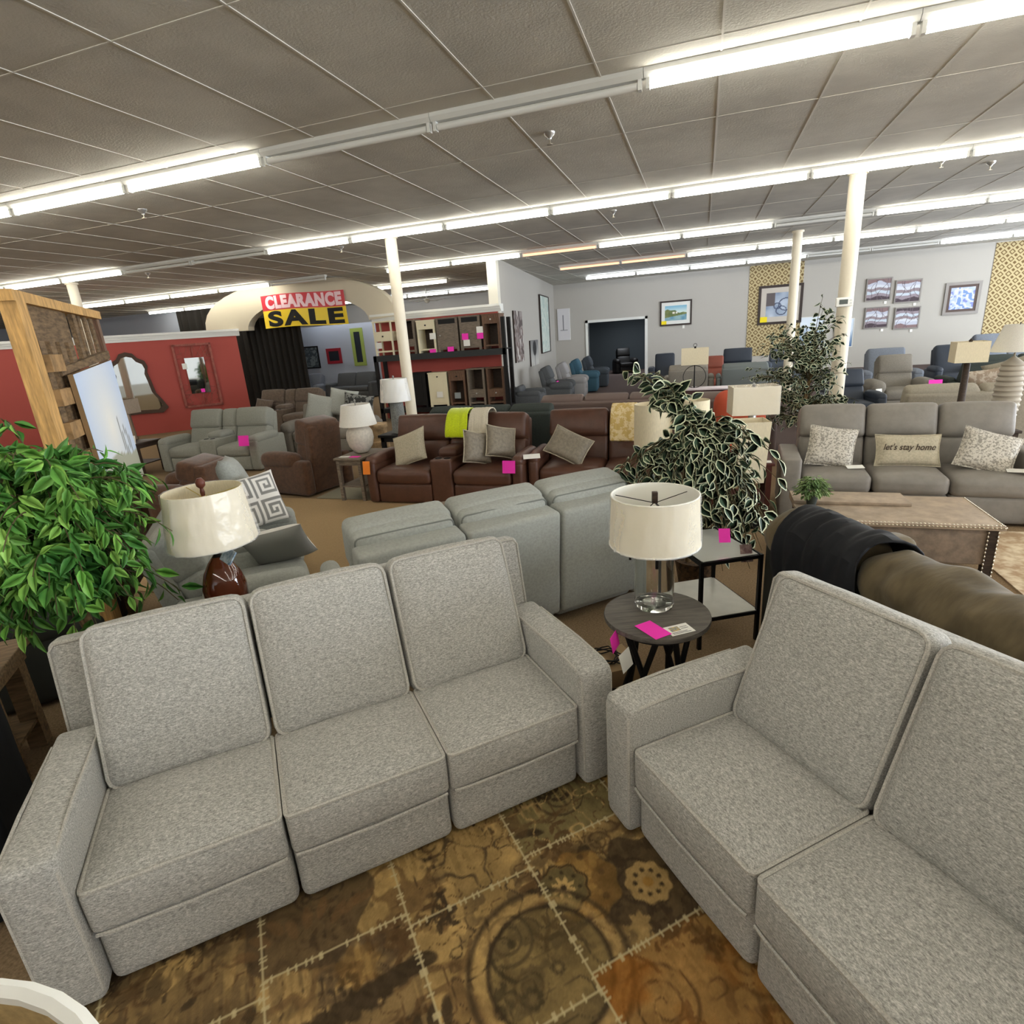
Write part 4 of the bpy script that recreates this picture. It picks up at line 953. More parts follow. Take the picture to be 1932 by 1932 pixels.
# small lamp + tables at the red wall
t = table('dark end table with cards left of the grey console loveseat', (-10.15, 7.7), 10, .95, .6, .6, M_wood_d, shelf=.2)
t = rect_lamp('bronze metallic lampshade in front of the ornate mirror', (-10.3, 7.95), .601, .44, .3, .26, .5, .09, mat('bronze_base', (120,100,82), .4, metal=.5), mt_s=mat('bronze_shade', (132,116,98), .3, metal=.5, bump=.6, bscale=30))
o = card('sign_card', 'white standing sign card left of the grey console loveseat', (-9.75, 7.45, .68), 5, .3, .15, M_card, tilt=80)
MB().box(-.1, .1, -.03, -.022, .0016, .002).box(-.1, .06, -.0, .008, .0016, .002).box(-.02, .1, .03, .04, .0016, .002).build('printed_lines', _mc['print_grey'], o, smooth=False)
card('price_card', 'neon pink card in front of the standing sign card', (-10.0, 7.42, .605), 25, .24, .12, M_pink, tilt=12)

# ------------------------------------------------------------------ pillows
def pillow(name, label, c, yaw, lean, roll, w, h, t_, mt_, group=None, fn=None, n=12, piping=None, extra=None):
    """standing pillow: x across, z up, y thickness"""
    mb = MB(); P = {}
    def pt(i, j, s):
        u = -1+2*i/n; v = -1+2*j/n
        k = 1-.07*(1-v*v)*abs(u)**3; k2 = 1-.07*(1-u*u)*abs(v)**3
        y = s*t_/2*(max(0, 1-u**4)**.55)*(max(0, 1-v**4)**.55)
        return Vector((u*w/2*k, y, v*h/2*k2))
    vs = []; fs = []; idx = {}
    for s in (-1, 1):
        for i in range(n+1):
            for j in range(n+1):
                e = i in (0, n) or j in (0, n); key = (i, j, 0 if e else s)
                if key not in idx: idx[key] = len(vs); vs.append(pt(i, j, 0 if e else s))
        for i in range(n):
            for j in range(n):
                q = [idx[(a, b, 0 if (a in (0, n) or b in (0, n)) else s)] for a, b in ((i, j), (i+1, j), (i+1, j+1), (i, j+1))]
                fs.append(q if s < 0 else q[::-1])
    mb.add(vs, fs); t = thing(name, label, 'pillow', c, 0, group)
    t.rotation_euler = (Matrix.Rotation(R(yaw), 3, 'Z') @ Matrix.Rotation(R(-lean), 3, 'X') @ Matrix.Rotation(R(roll), 3, 'Y')).to_euler()
    mb.build('cover', mt_, t, angle=80)
    if piping:
        lp = [pt(i, 0, 0) for i in range(n)]+[pt(n, j, 0) for j in range(n)]+[pt(i, n, 0) for i in range(n, 0, -1)]+[pt(0, j, 0) for j in range(n, 0, -1)]
        MB().tube(lp, .007, 6, True).build('piping', piping, t)
    return t
pillow('throw_pillow', 'cream woven pillow leaning on the left arm of the brown leather loveseat', (-3.62, 6.55, .68), -12, 30, -22, .5, .46, .14, M_pillow_c, piping=M_pillow_c)
pillow('throw_pillow', 'taupe satin pillow standing on edge beside the console of the brown loveseat', (-2.62, 6.45, .7), 58, 14, 16, .42, .4, .15, M_pillow_g, piping=M_pillow_c)
pillow('throw_pillow', 'taupe satin pillow at the right side of the brown loveseat seat', (-2.36, 6.6, .74), 50, 20, 16, .42, .4, .15, M_pillow_g, piping=M_pillow_c)
pillow('throw_pillow', 'taupe satin pillow lying on the brown leather sofa', (-1.5, 6.62, .68), 14, 34, 30, .5, .38, .14, M_pillow_g, piping=M_pillow_c)
pillow('throw_pillow', 'speckled pillow on the left seat of the grey leather sofa', (1.3, 6.5, .67), -2, 24, 8, .44, .42, .13, M_leop, piping=M_leop)
pillow('throw_pillow', 'speckled pillow on the right seat of the grey leather sofa', (2.6, 6.38, .64), -4, 34, 18, .46, .42, .13, M_leop, piping=M_leop)
t = pillow('lettered_pillow', 'cream lumbar pillow with cursive lettering in the middle of the grey leather sofa', (1.98, 6.5, .63), -4, 22, 0, .56, .32, .12, M_pillow_c, piping=M_pillow_c)
text_obj('lettering', "let's stay home", .088, mat('thread_brown', (70,58,50), .8), TR(0, -.064, .02, rx=90), t, bold=.0006, shear=.35, sx=.82)
gm = bpy.data.materials.new('greek_key_fabric')
def greekkey_mat(m, ca, cb, period, ax=('x', 'z')):
    m.use_nodes = True
KEY = ["1111111110","1000000010","1011111010","1010001010","1010101010","1010111010","1010000010","1011111110","1000000000","1111111111"]
def key_pillow(label, c, yaw, lean, roll, w, h):
    t = thing('greek_key_pillow', label, 'pillow', c)
    t.rotation_euler = (Matrix.Rotation(R(yaw), 3, 'Z') @ Matrix.Rotation(R(-lean), 3, 'X') @ Matrix.Rotation(R(roll), 3, 'Y')).to_euler()
    n = 90; a = np.linspace(-1, 1, n); u, v = np.meshgrid(a, a)
    for s in (-1, 1):
        k = 1-.07*(1-v*v)*np.abs(u)**3; k2 = 1-.07*(1-u*u)*np.abs(v)**3
        y = s*.07*np.maximum(0, 1-u**4)**.55*np.maximum(0, 1-v**4)**.55
        P = np.stack([u*w/2*k, y, v*h/2*k2], -1)
        if s > 0: P = P[:, ::-1]
        ii = ((u+1)/2*19.999).astype(int); jj = ((v+1)/2*19.999).astype(int)
        K = np.array([[int(ch) for ch in r] for r in KEY]); b = K[jj % 10, np.where(jj < 10, ii % 10, 9-ii % 10)]
        col = np.where(b[..., None] > 0, np.array([236,232,226.]), np.array([142,140,136.]))
        if s > 0: col = col*0+np.array([142,142,138.])
        grid_mesh('front_panel' if s < 0 else 'back_panel', P, col, vcol('printed_cloth', .9), t)
    return t
key_pillow('grey and white greek key pillow standing in the light grey console loveseat', (-3.6, 3.72, .8), 60, 25, -4, .46, .46)
key_pillow('second greek key pillow showing its grey back, nearer the wrapped lamp', (-2.98, 3.22, .62), 215, 40, 10, .46, .4)
pillow('back_pillow', 'light grey loose pillow on the far seat of the console loveseat', (-3.98, 3.95, .9), 131, 20, 5, .55, .5, .2, M_lgrey)
for (x, y, z, yw, l, lab, mt_) in ((-7.3, 9.75, .86, 12, 14, 'large light grey pillow on the pillow piled sofa, left one', M_lgrey), (-6.85, 9.9, .94, 12, 14, 'large light grey pillow on the pillow piled sofa, middle one', M_lgrey), (-6.45, 9.8, .84, 16, 10, 'dark damask pillow on the pillow piled sofa', M_damask)):
    pillow('throw_pillow', lab, (x, y, z), yw, l, 12, .6, .55, .2, mt_)
pillow('throw_pillow', 'dark brown pillow on the taupe console loveseat', (-11.0, 12.35, .65), 10, 25, 10, .5, .42, .16, M_brown2)
pillow('throw_pillow', 'paisley beige pillow behind the tan sofa back, by the right edge', (3.42, 8.75, .98), 175, 10, 8, .5, .45, .14, M_paisley)
pillow('back_pillow', 'large olive grey pillow at the right edge beyond the grey leather sofa', (3.78, 8.85, 1.03), 150, 15, 20, .6, .6, .22, M_tan)
# throws
drape('throw_blanket', 'lime green fringed throw on the brown leather loveseat', 'blanket', -3.14, -2.84, [(6.65, .78), (6.68, .9), (6.73, .98), (6.78, 1.07), (6.86, 1.115), (6.97, 1.12), (7.08, 1.08), (7.11, .95)], M_lime, (0, 0, 0), 0, fold=.02, nx=16, th=.02)
drape('throw_blanket', 'cream striped throw beside the lime green throw', 'blanket', -2.82, -2.56, [(6.66, .72), (6.68, .9), (6.73, .98), (6.78, 1.07), (6.86, 1.115), (6.97, 1.12), (7.08, 1.08), (7.11, .95)], M_thread, (0, 0, 0), 0, fold=.02, nx=16, th=.015)
drape('throw_blanket', 'cream and gold greek key throw on the brown leather sofa', 'blanket', -1.02, -.72, [(6.72, .7), (6.75, .82), (6.8, .98), (6.84, 1.06), (6.9, 1.115), (7.0, 1.12), (7.1, 1.08), (7.13, .95)], mat('gold_throw', (226,206,160), .95, noise_amt=1, nscale=14, col2=(206,176,110), lo=.48, hi=.52), (0, 0, 0), 0, fold=.02, nx=16, th=.015)

# ------------------------------------------------------------------ price cards around
def tagc(label, p, ang, w, h, mt_, tilt=80, name='price_card'): return card(name, label, p, ang, w, h, mt_, tilt=tilt, group=None)
tagc('orange tag hanging from the left arm of the brown leather loveseat', (-4.07, 6.17, .5), 5, .1, .17, M_orange)
tagc('neon pink tag hanging from the right arm of the brown leather loveseat', (-2.13, 6.17, .52), 0, .16, .15, M_pink)
tagc('white hang tag on the left arm of the brown leather sofa', (-1.88, 6.3, .62), 20, .2, .07, M_card, 40, 'hang_tag')
tagc('neon pink tag on the right arm of the grey console loveseat', (-7.5, 7.78, .58), 8, .2, .18, M_pink)
tagc('neon pink tag on the right arm of the large grey recliner', (4.22, 12.84, .56), 0, .22, .18, M_pink)
tagc('white hang tag on the left arm of the large grey recliner', (3.3, 12.8, .4), 30, .14, .24, M_card, 80, 'hang_tag')
tagc('white framed tag beside the pink tag of the large grey recliner', (4.26, 12.85, .4), 10, .16, .2, M_card, 88, 'hang_tag')
tagc('white hang tag on the taupe console loveseat arm', (-9.33, 11.965, .45), 0, .1, .2, M_card, 80, 'hang_tag')
tagc('small neon pink tag on the light grey recliner by the partition', (-4.0, 16.6, .5), 80, .14, .26, M_pink)
tagc('white care tag under the left speckled pillow', (1.5, 6.33, .5), 10, .16, .07, M_card, 15, 'care_tag')
tagc('white care tag under the right speckled pillow', (2.78, 6.2, .5), -10, .16, .07, M_card, 15, 'care_tag')
o = card('yellow_card', 'small yellow card beside the potted plant', (.98, 4.86, .4665), 5, .14, .08, M_yellow)

# ------------------------------------------------------------------ plants
def leaf_add(mb, p, d, up, L, wd, fold=.25, two=True):
    d = d.normalized(); s = d.cross(up)
    if s.length < 1e-4: s = d.orthogonal()
    s.normalize(); nn = s.cross(d).normalized()
    prof = [(0, 0), (.12, .45), (.35, .95), (.6, .85), (.82, .42), (1, 0)]
    def pos(t, w, q=1): return p + d*(L*t) + s*(w*wd*.5) + nn*(abs(w)*wd*fold*.5 - L*.22*t*t*q)
    if two:
        k = .74; vs = []; 
        outer = [pos(t, w) for t, w in prof]+[pos(t, -w) for t, w in prof[-2:0:-1]]
        inn_ = [pos(.06+t*.86, w*k) for t, w in prof]+[pos(.06+t*.86, -w*k) for t, w in prof[-2:0:-1]]
        n = len(outer); mid = [pos(.06+t*.86, 0) for t, w in prof]
        b = len(mb.v)
        for q in outer+inn_+mid[1:-1]: mb.v.append(q[:])
        for i in range(n): mb.f.append([b+i, b+(i+1) % n, b+n+(i+1) % n, b+n+i]); mb.mi.append(1)
        m0 = b+2*n
        R_ = [b+n+i for i in range(6)]; Lf = [b+n]+[b+n+n-i for i in range(1, 5)]+[b+n+5]
        Md = [b+n]+[m0+i for i in range(4)]+[b+n+5]
        for side in (R_, Lf):
            for i in range(5):
                f = [side[i], side[i+1], Md[i+1], Md[i]]; f2 = []
                for x_ in f:
                    if x_ not in f2: f2.append(x_)
                if len(f2) > 2: mb.f.append(f2); mb.mi.append(0)
    else:
        b = len(mb.v)
        for (t, w) in prof: mb.v.append(pos(t, w)[:])
        for (t, w) in prof[1:-1]: mb.v.append(pos(t, 0)[:])
        for (t, w) in prof[1:-1]: mb.v.append(pos(t, -w)[:])
        Rr = [b+i for i in range(6)]; Md = [b]+[b+6+i for i in range(4)]+[b+5]; Lf = [b]+[b+10+i for i in range(4)]+[b+5]
        for side in (Rr, Lf):
            for i in range(5):
                f = [side[i], side[i+1], Md[i+1], Md[i]]; f2 = []
                for x_ in f:
                    if x_ not in f2: f2.append(x_)
                if len(f2) > 2: mb.f.append(f2); mb.mi.append(0)
def leafmat(name, c1, c2, rough=.45):
    return mat(name, c1, rough, noise_amt=1, nscale=4, col2=c2, lo=.4, hi=.6, spec=.4)
LG1 = leafmat('ficus_leaf', (98,152,64), (52,104,42)); LG3 = leafmat('ficus_leaf_light', (150,196,92), (100,160,62))
LV1 = leafmat('variegated_leaf', (62,84,62), (38,58,46)); LV2 = mat('variegated_leaf_edge', (206,212,178), .5); 
def tree(name, label, loc, trunk, branches, per, L, wd, two, mats, seed, potr=.16, spread=.06, sub=3, droop=.25, trad=.022):
    r = random.Random(seed); t = thing(name, label, 'tree', (*loc, 0))
    MB().lathe([(potr*.75, 0), (potr, .24), (potr*1.05, .25), (potr*.92, .25), (potr*.9, .22), (0, .22)], 20).build('basket', mat('wicker', (108,82,56), .8, noise_amt=.5, nscale=30), t)
    m_ = MB(); m_.tube([Vector(p) for p in trunk], [trad*(1-.5*i/len(trunk)) for i in range(len(trunk))], 8)
    m_.tube([Vector(p)+Vector((.03*math.sin(i*2), .03*math.cos(i*2), 0)) for i, p in enumerate(trunk)], [trad*.8*(1-.5*i/len(trunk)) for i in range(len(trunk))], 8)
    m_.build('trunk', mat('ficus_trunk', (138,112,78), .8, noise_amt=.35, nscale=20), t)
    lv = MB(); br = MB()
    for (a, b) in branches:
        a = Vector(a); b = Vector(b)
        for q in range(sub):
            e = b+Vector((r.gauss(0, spread), r.gauss(0, spread), r.gauss(0, spread))); ctl = (a+e)/2+Vector((0, 0, .12+.1*r.random()))
            pts = []
            K = 9
            for i in range(K+1):
                s = i/K; pts.append(a*(1-s)**2+ctl*2*s*(1-s)+e*s*s - Vector((0, 0, droop*.25*s**3)))
            br.tube(pts, [.0035*(1-.7*i/K)+.001 for i in range(K+1)], 5)
            for i in range(per):
                s = .25+.75*(i+.5*r.random())/per; k = min(K-1, int(s*K)); f = s*K-k; p = pts[k].lerp(pts[k+1], min(1, f))
                tn = (pts[k+1]-pts[k]).normalized()
                side = Vector((r.gauss(0, 1), r.gauss(0, 1), r.gauss(-.1, .5))).normalized()
                d = (tn*.5+side*.9+Vector((0, 0, -droop*2.2*r.random()))).normalized()
                p = p+side*.02
                out = Vector((p.x, p.y, 0)); out = out.normalized() if out.length > .02 else Vector((0, -1, 0))
                up = out+Vector((r.gauss(0, .45), r.gauss(0, .45), .45+r.gauss(0, .3)))
                sc = r.uniform(.7, 1.15); leaf_add(lv, p, d, up, L*sc, wd*sc, two=two)
    br.build('branches', mat('twig', (84,74,50), .8), t)
    if not two:
        for i in range(len(lv.mi)): lv.mi[i] = 1 if ((i//10)*7919) % 100 < 26 else 0
    lv.build('foliage', mats, t, angle=180)
    return t
# variegated tree, middle
rM = random.Random(2)
brM = [((-.06, 0, 1.2), e) for e in ((-.46, -.1, 1.74), (-.34, 0, 1.68), (-.24, -.1, 1.58), (-.14, -.1, 1.45), (-.3, -.1, 1.5), (-.02, -.1, 1.3), (-.55, -.05, .98), (-.42, -.1, .85), (-.3, -.15, .95), (-.2, -.2, .85), (-.62, -.05, .9), (-.4, .1, .8), (-.3, -.2, .72), (-.2, 0, .75),
        (.1, -.1, 1.28), (.25, -.05, 1.22), (.37, -.1, 1.2), (.15, -.15, 1.05), (.28, -.1, 1.0), (.38, -.05, .92), (.1, -.2, .85), (.22, -.15, .75), (.34, -.1, .68), (.42, -.15, .62), (.12, -.2, .6), (.25, -.2, .5), (.34, -.2, .46), (.15, -.2, .42), (.05, -.2, .7), (.2, 0, .9), (.3, .1, .8), (.46, -.1, .52), (.0, -.15, 1.0), (.05, -.1, .95), (-.5, -.2, .8), (-.35, -.25, .86), (.44, -.2, 1.1), (.46, -.2, .8), (.5, -.1, .62), (.3, -.25, .56), (.2, -.25, .38), (.42, -.15, .44), (.08, -.25, .52), (-.1, -.25, .78), (.3, -.2, 1.25))]
tree('variegated_ficus_tree', 'variegated ficus tree with white edged leaves beside the glass lamp', (.0, 4.3), [(-.05, 0, .2), (-.1, 0, .45), (-.05, .03, .7), (-.1, 0, .95), (-.07, 0, 1.22)], brM, 8, .12, .076, True, [LV1, LV2], 5, spread=.06, sub=3, droop=.28)
brR = []
for i in range(60):
    a = rM.uniform(0, 2*PI); h = rM.uniform(.62, 1.8); rr = .7*math.sqrt(max(.08, 1-((h-1.1)/.85)**2))*rM.uniform(.5, 1.0); brR.append(((.0, 0, min(1.5, h*.7+.1)), (rr*math.cos(a)-.14, rr*math.sin(a)*.6, h)))
tree('variegated_ficus_tree', 'second variegated ficus tree standing behind the grey leather sofa by the column', (1.38, 8.62), [(0, 0, .2), (.02, 0, .5), (-.02, 0, .9), (.03, 0, 1.3), (0, 0, 1.7)], brR+[((0, 0, 1.4), (.0, 0, 2.05)), ((0, 0, 1.4), (.25, 0, 2.0)), ((0, 0, 1.4), (-.1, 0, 1.9)), ((0, 0, 1.4), (.3, 0, 1.9))], 9, .09, .055, True, [LV1, LV2], 9, spread=.09, sub=3, droop=.3)
brL = []
for i in range(66):
    a = rM.uniform(0, 2*PI); h = rM.uniform(.98, 1.74); rr = .46*math.sqrt(max(.12, 1-((h-1.34)/.5)**2))*rM.uniform(.5, 1.05); brL.append(((0, 0, min(1.35, h*.75+.2)), (rr*math.cos(a), rr*math.sin(a), h)))
tree('green_ficus_tree', 'bushy green ficus tree in front of the wooden pallet wall at left', (-2.9, 1.76), [(0, 0, .2), (.02, 0, .5), (-.02, 0, .8), (.02, 0, 1.1), (0, 0, 1.4)], brL, 14, .105, .045, False, [LG1, LG3], 3, spread=.08, sub=3, droop=.45)
# potted plant on the trunk
t = thing('potted_plant', 'small leafy green plant in a dark pot on the trunk table', 'potted plant', (.9, 5.02, .491))
MB().lathe([(.035, 0), (.05, .08), (.052, .085), (.045, .085), (.042, .075), (0, .075)], 16).build('pot', mat('dark_pot', (62,66,62), .6), t)
lv = MB(); r = random.Random(4)
for i in range(420):
    a = r.uniform(0, 2*PI); e = r.uniform(-.3, 1.3); rad = r.uniform(.05, .125); p = Vector((math.cos(a)*math.cos(e)*rad, math.sin(a)*math.cos(e)*rad, .12+math.sin(e)*rad*1.0))
    leaf_add(lv, p, Vector((math.cos(a), math.sin(a), r.uniform(-.8, .3))), Vector((math.cos(a), math.sin(a), 1)), .042, .03, two=False)
lv.build('foliage', leafmat('succulent_leaf', (150,170,110), (96,124,72)), t, angle=180)

# ------------------------------------------------------------------ pallet wall with canvas
PW = (-3.54, 2.23); PA = 131.16
t = thing('pallet_wall', 'tall display wall of raw pine and rough pallet boards at the left edge', 'display wall', (*PW, 0), PA)
MB().box(.0, .15, -.05, .03, 0, 2.36).build('post', M_pine, t, smooth=False)
MB().box(-.02, 1.86, -.05, .06, 2.36, 2.42).build('top_rail', M_pine, t, smooth=False)
MB().box(1.78, 1.86, -.03, .03, 0, 2.36).build('post', M_wood_b, t, smooth=False)
MB().box(.17, .9, -.02, .0, 2.16, 2.36).build('board', M_pallet, t, smooth=False)
r = random.Random(6)
for i in range(5): x = .95+i*.18; MB().box(x, x+.07+.02*r.random(), -.03+.03*r.random(), .0+.01, 2.04, 2.36).build('slat', M_pallet, t, smooth=False)
for i in range(4): x = .22+i*.19; MB().box(x, x+.1, -.035, .0, 1.3 if i < 2 else 1.95, 2.16).build('slat', M_pallet, t, smooth=False)
for i, z in enumerate((1.98, 1.78, 1.58, 1.38, 1.18, .98)): MB().box(.2, .45+.1*(i % 2), -.07, -.0, z, z+.1).build('block', mat('pallet_block', (170,134,90), .75, noise_amt=.3, nscale=10), t, smooth=False)
MB().box(.48, .56, -.045, .0, .2, 2.0).build('board', M_pallet, t, smooth=False)
MB().box(.17, 1.8, .02, .035, .3, 1.2).build('board', mat('pallet_dark', (70,50,34), .8), t, smooth=False)
MB().prism([(.42, 1.95), (1.8, 2.05), (1.8, 2.11), (.42, 2.0)], -.05, .0).build('cross_rail', M_pallet, t, smooth=False)
def picture(name, label, w, h, loc, rot, frame_mt, fw, fn, matw=0, mat_mt=None, depth=.03, cat='picture', res=48, sticker=None, group=None):
    """faces local -y; origin at centre"""
    t = thing(name, label, cat, loc, 0, group); t.rotation_euler = rot
    if fw: MB().box(-w/2, w/2, -depth, 0, -h/2, -h/2+fw).box(-w/2, w/2, -depth, 0, h/2-fw, h/2).box(-w/2, -w/2+fw, -depth, 0, -h/2+fw, h/2-fw).box(w/2-fw, w/2, -depth, 0, -h/2+fw, h/2-fw).build('frame', frame_mt, t, smooth=False)
    else: MB().box(-w/2, w/2, -depth+.002, 0, -h/2, h/2).build('canvas_body', frame_mt, t, smooth=False)
    if matw: MB().box(-w/2+fw, w/2-fw, -depth*.5, -.002, -h/2+fw, h/2-fw).build('mat_board', mat_mt or M_white, t, smooth=False)
    iw, ih = w-2*(fw+matw), h-2*(fw+matw); a = np.linspace(0, 1, res); u, v = np.meshgrid(a, a)
    P = np.stack([(u-.5)*iw, np.full_like(u, -depth*.5-.002 if fw else -depth), (v-.5)*ih], -1)
    grid_mesh('picture_print', P, fn(u, v), vcol('print', .5, .3), t)
    if sticker: 
        MB().box(-w/2+fw, -w/2+fw+w*.16, -depth-.003, -depth-.001, -h/2+fw, -h/2+fw+h*.14).build('price_sticker', sticker, t, smooth=False)
    return t
def C3(c): return np.array(c, float)
def lerp3(a, b, t): return C3(a)+(C3(b)-C3(a))*np.clip(t, 0, 1)[..., None]
def npn(u, v, f, s=0):
    G = np.random.RandomState(s).rand(int(f)+3, int(f)+3); X = u*f; Y = v*f; xi = X.astype(int); yi = Y.astype(int); tx = X-xi; ty = Y-yi; tx = tx*tx*(3-2*tx); ty = ty*ty*(3-2*ty)
    return G[yi, xi]*(1-tx)*(1-ty)+G[yi, xi+1]*tx*(1-ty)+G[yi+1, xi]*(1-tx)*ty+G[yi+1, xi+1]*tx*ty
def beach(u, v):
    c = lerp3((196,210,232), (240,236,226), 1-np.hypot(u-.5, (v-.55)*.8)*1.8)
    for k in range(5):
        x0 = .66+k*.05; c = np.where((np.abs(u-x0-.06*(v-.1)) < .008)[..., None] & (v < .6-.05*k)[..., None], C3((110,112,104)), c)
    c = np.where((v < .3+.06*np.sin(u*5))[..., None], C3((170,170,150)), c)
    return c
cv = picture('canvas_picture', 'pale sky beach canvas leaning on the pallet wall behind the green tree', 1.12, .95, fr(PW, PA, (1.0, -.075, 1.52)), (0, R(-4), R(PA)), mat('raw_canvas_edge', (140,112,78), .8), 0, beach, depth=.03, cat='picture')

# ------------------------------------------------------------------ red wall mirrors
def onred(s, z, d=.03): return (RW0[0]+s*math.cos(R(RWA))-d*math.sin(R(RWA)), RW0[1]+s*math.sin(R(RWA))+d*math.cos(R(RWA)), z)
MIR_ROT = RWA-180                                         # faces local -y toward the room
t = thing('branch_frame_mirror', 'tall rectangular mirror in a red twig pattern frame on the red wall', 'mirror', onred(1.22, 1.52), MIR_ROT)
M_redframe = mat('red_wood_frame', (168,96,84), .6, noise_amt=.2, nscale=12)
w, h = 1.0, 1.78
MB().box(-w/2, w/2, -.04, 0, -h/2, -h/2+.06).box(-w/2, w/2, -.04, 0, h/2-.06, h/2).box(-w/2, -w/2+.06, -.04, 0, -h/2, h/2).box(w/2-.06, w/2, -.04, 0, -h/2, h/2).build('outer_frame', M_redframe, t, smooth=False)
r = random.Random(1); m_ = MB()
for i in range(46):
    s = i % 4
    if s == 0: a = (-w/2+.05, r.uniform(-h/2, h/2)); b = (-w/2+.25, a[1]+r.uniform(-.2, .2))
    elif s == 1: a = (w/2-.05, r.uniform(-h/2, h/2)); b = (w/2-.25, a[1]+r.uniform(-.2, .2))
    elif s == 2: a = (r.uniform(-w/2, w/2), h/2-.05); b = (a[0]+r.uniform(-.2, .2), h/2-.38)
    else: a = (r.uniform(-w/2, w/2), -h/2+.05); b = (a[0]+r.uniform(-.2, .2), -h/2+.38)
    cl = lambda p: (max(-w/2+.03, min(w/2-.03, p[0])), -.02, max(-h/2+.03, min(h/2-.03, p[1])))
    m_.tube([cl(a), cl(b)], .007, 5)
q_ = [cl((-9, -9)), cl((9, -9)), cl((9, 9)), cl((-9, 9))]; m_.tube(q_, .007, 5, True)
m_.build('twig_lattice', M_redframe, t)
MB().box(-.25, .25, -.03, -.01, -.5, .5).build('mirror_glass', M_mirror, t, smooth=False)
MB().box(-.34, -.22, -.045, -.035, .2, .36).build('price_label', M_card, t, smooth=False)
MB().box(.0, .1, -.045, -.035, -.48, -.38).build('price_label', M_pink, t, smooth=False)
t = thing('ornate_mirror', 'dark scalloped arch mirror on the red wall', 'mirror', onred(2.85, 1.36), MIR_ROT)
hp = [(0, .86), (.14, .82), (.22, .7), (.36, .62), (.4, .48), (.36, .34), (.4, .1), (.44, -.2), (.56, -.42), (.64, -.6), (.5, -.72), (0, -.7)]
op = hp+[(-x, z) for x, z in hp[-2:0:-1]]
MB().prism([(x*1.12, z*1.08) for x, z in op][::-1], -.05, 0).build('frame', mat('bronze_frame', (74,56,44), .5), t, smooth=False)
MB().prism([(x*.92, z*.94) for x, z in op][::-1], -.06, -.05).build('mirror_glass', M_mirror, t, smooth=False)

# ------------------------------------------------------------------ banner
t = thing('sale_banner', 'red and yellow CLEARANCE SALE banner hanging on the arch', 'banner', (-10.53, 14.08, 3.08), 0)
bw, bhh = 2.75, .87; n = 60; a = np.linspace(0, 1, n); u, v = np.meshgrid(a, a)
wav = .03*np.sin(u*9+v*2)
P = np.stack([(u-.5)*bw, -.02+wav*.6, (v-.5)*bhh+.02*np.sin(u*5)-.04*(u-.5)], -1)
col = np.where((v > .54)[..., None], C3((206,34,52)), C3((248,214,24)))
grid_mesh('cloth', P, col, vcol('banner_vinyl', .35, .5), t)
def bend(o):
    for vv in o.data.vertices:
        uu = vv.co.x/bw+.5; vf = vv.co.z/bhh+.5
        vv.co.y += -.02+.03*math.sin(uu*9+vf*2)*.6-.006; vv.co.z += .02*math.sin(uu*5)-.04*(uu-.5)
bend(text_obj('lettering', 'CLEARANCE', .42, mat('banner_white', (250,214,220), .4), TR(0.02, 0, .235, rx=90), t, bold=.026, extrude=.001, space=1.12, fit=(2.52, .35)))
bend(text_obj('lettering', 'SALE', .62, M_black, TR(.02, 0, -.2, rx=90), t, bold=.03, extrude=.001, space=1.2, fit=(2.5, .42)))

# curtains
def curtain(label, x0, x1, y, z0, z1, folds=9, ang=0, skew=0):
    nx = 90; nz = 6; mb = MB()
    for i in range(nz):
        f = i/(nz-1)
        for j in range(nx):
            uu = j/(nx-1); mb.v.append((x0+(x1-x0)*uu+skew*(1-f)*uu, y+.06*math.sin(uu*folds*2*PI), z0+(z1-z0)*f))
    for i in range(nz-1):
        for j in range(nx-1): mb.f.append([i*nx+j, i*nx+j+1, (i+1)*nx+j+1, (i+1)*nx+j]); mb.mi.append(0)
    o = mb.build('curtain', mat('black_drape', (38,35,31), .9)); tag(o, label, 'curtain'); return o
curtain('black curtain hanging at the left side of the arch opening', -13.05, -11.1, 14.55, .02, 3.0)
curtain('black drape high behind the arch, left of the banner', -19.4, -15.2, 18.1, .02, 3.78, 12)
# ceiling fan
t = thing('ceiling_fan', 'white ceiling fan far behind the nightstand wall', 'fan', (-9.6, 20.0, CZ))
MB().tube([(0, 0, 0), (0, 0, -.35)], .02, 8).build('down_rod', M_white, t)
MB().lathe([(.05, -.33), (.11, -.36), (.11, -.44), (.05, -.5), (0, -.5)], 16).build('motor', M_white, t)
for k in range(5): MB().box(.1, .68, -.06, .06, -.41, -.4, M=TR(rz=72*k+10)).build('blade', M_white, t, smooth=False)

